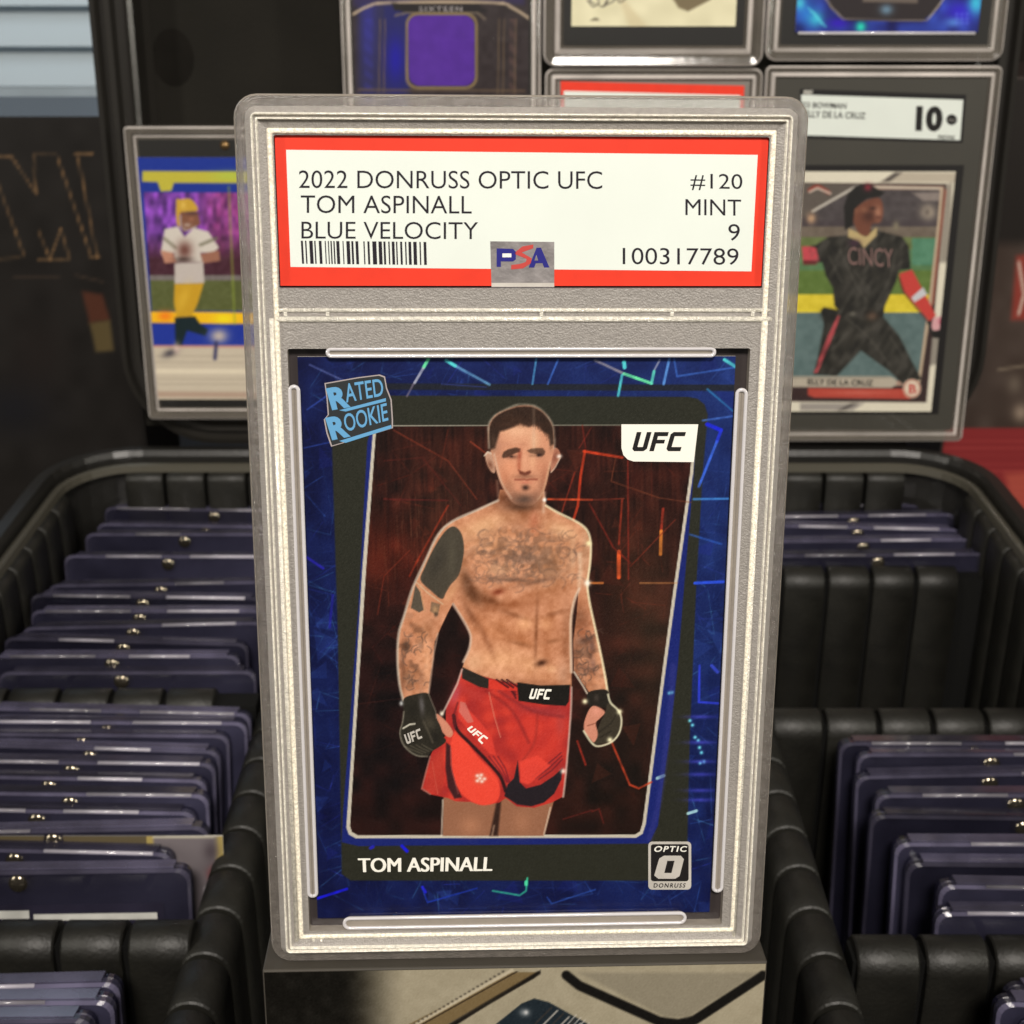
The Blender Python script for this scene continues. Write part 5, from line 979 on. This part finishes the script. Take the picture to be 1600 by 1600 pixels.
pw = box("window", p0.x - .3, p1.x + .1, wy + .04, wy + .05, p0.z, p1.z + .3, None or mat("daylit_glass", (180, 200, 220))); nt = pw.data.materials[0].node_tree; b = nt.nodes["Principled BSDF"]; b.inputs["Emission Color"].default_value = (.55, .68, .85, 1); b.inputs["Emission Strength"].default_value = .8
tag(pw, "daylit window pane behind the pale slatted blind", "window")
area("blind_fill_lamp", (p0.x + .1, wy - .3, p0.z + .35), (p0.x + .12, wy, p0.z + .05), .3, .9, (.82, .92, 1))  # cool lamp added on the room side to brighten the blind slats
# dark printed box at left with gold outline lettering
GF = Fr(at(0, 182, .40), (1, 0, 0), (0, 0, 1))
gb = empty("printed_box", GF.M, "black printed box with thin gold outlined lettering, below the window blind", "box")
gx1 = GF.loc(196, 400)[0]; gh = at(0, 182, .40).z - TZ
box("box_body", -.12, gx1, -gh, 0, -.06, -.0003, mat("black_box_side", (26, 23, 21), .45, .4, var=.1, vscale=30), gb)
def paint_gold(X, Y):
    P = Paint(X, Y, (30, 27, 25)); P.C += (vnoise(X, Y, 30, 3)[:, None] - .5) * 10; g = (176, 134, 88)
    for pts in ([(-60, 245), (18, 245)], [(52, 242), (88, 242)], [(118, 240), (145, 240)], [(52, 244), (57, 302)], [(20, 248), (55, 300)], [(-4, 285), (38, 400)], [(90, 246), (143, 402)], [(122, 246), (152, 402)], [(60, 360), (78, 405)], [(95, 358), (108, 402)], [(-20, 405), (30, 403)], [(60, 405), (108, 405)], [(142, 403), (156, 403)], [(78, 405), (95, 358)], [(-60, 300), (-20, 405)]):
        P.line(pts, 2.6, g, .75, 2.4, fade=.5)
    P.line([(22, 432), (92, 432)], 3, (70, 56, 46), .8, 3); P.line([(118, 430), (160, 440)], 3, (70, 56, 46), .8, 3); P.poly([(128, 455), (160, 460), (172, 500), (140, 505)], (96, 52, 36), 6, .8); P.poly([(140, 505), (172, 500), (178, 548), (150, 550)], (108, 92, 56), 5, .8)
    P.blob(60, 560, 40, 60, (34, 28, 26), .8); P.blob(20, 640, 60, 40, (24, 24, 30), .8)
    return P.done()
grid_card("front_print", GF, -.118, gx1 - .001, -gh + .002, -.001, 0, 160, 220, paint_gold, M["boxprint"], gb)
# red banded box at right
RF = Fr(at(1600, 120, .37), (1, 0, 0), (0, 0, 1))
rb = empty("printed_box", RF.M, "brown printed box with red striped lower band, outside the case", "box")
rx0 = RF.loc(1470, 700)[0]; rh = RF.o.z - TZ
box("box_body", rx0, rx0 + .2, -rh, 0, -.05, -.0003, mat("brown_box_side", (52, 42, 38), .5, .4), rb)
def paint_red(X, Y):
    P = Paint(X, Y, (70, 58, 52)); P.C += (vnoise(X, Y, 24, 3)[:, None] - .5) * 18
    P.poly([(1400, -100), (1700, -100), (1700, 380), (1400, 380)], (26, 22, 20), 20, .9); P.poly([(1588, 400), (1700, 380), (1700, 500), (1580, 500)], (150, 60, 50), 8, .9); P.line([(1592, 410), (1600, 460), (1592, 490)], 5, (216, 200, 186), .8, 3); P.line([(1560, 578), (1610, 570)], 4, (130, 116, 100), .8, 3)
    P.blob(1585, 600, 12, 16, (120, 108, 96), .7); P.blob(1595, 645, 12, 14, (180, 160, 140), .7); P.blob(1520, 560, 20, 60, (52, 44, 40), .7)
    P.poly([(1440, 668), (1700, 668), (1700, 900), (1440, 900)], (134, 44, 46), 2)
    for k in range(12): P.line([(1440, 676 + k * 12), (1700, 677 + k * 12)], 2, (166, 66, 64), .6, 2)
    P.poly([(1570, 740), (1700, 730), (1700, 900), (1600, 900)], (190, 92, 74), 12, .7)
    return P.done()
grid_card("front_print", RF, rx0 + .001, rx0 + .09, -rh + .002, -.001, 0, 150, 240, paint_red, M["boxprint"], rb)
print("OBJ", len(bpy.data.objects), "TRI", sum(len(o.data.polygons) for o in bpy.data.objects if o.type == 'MESH'))
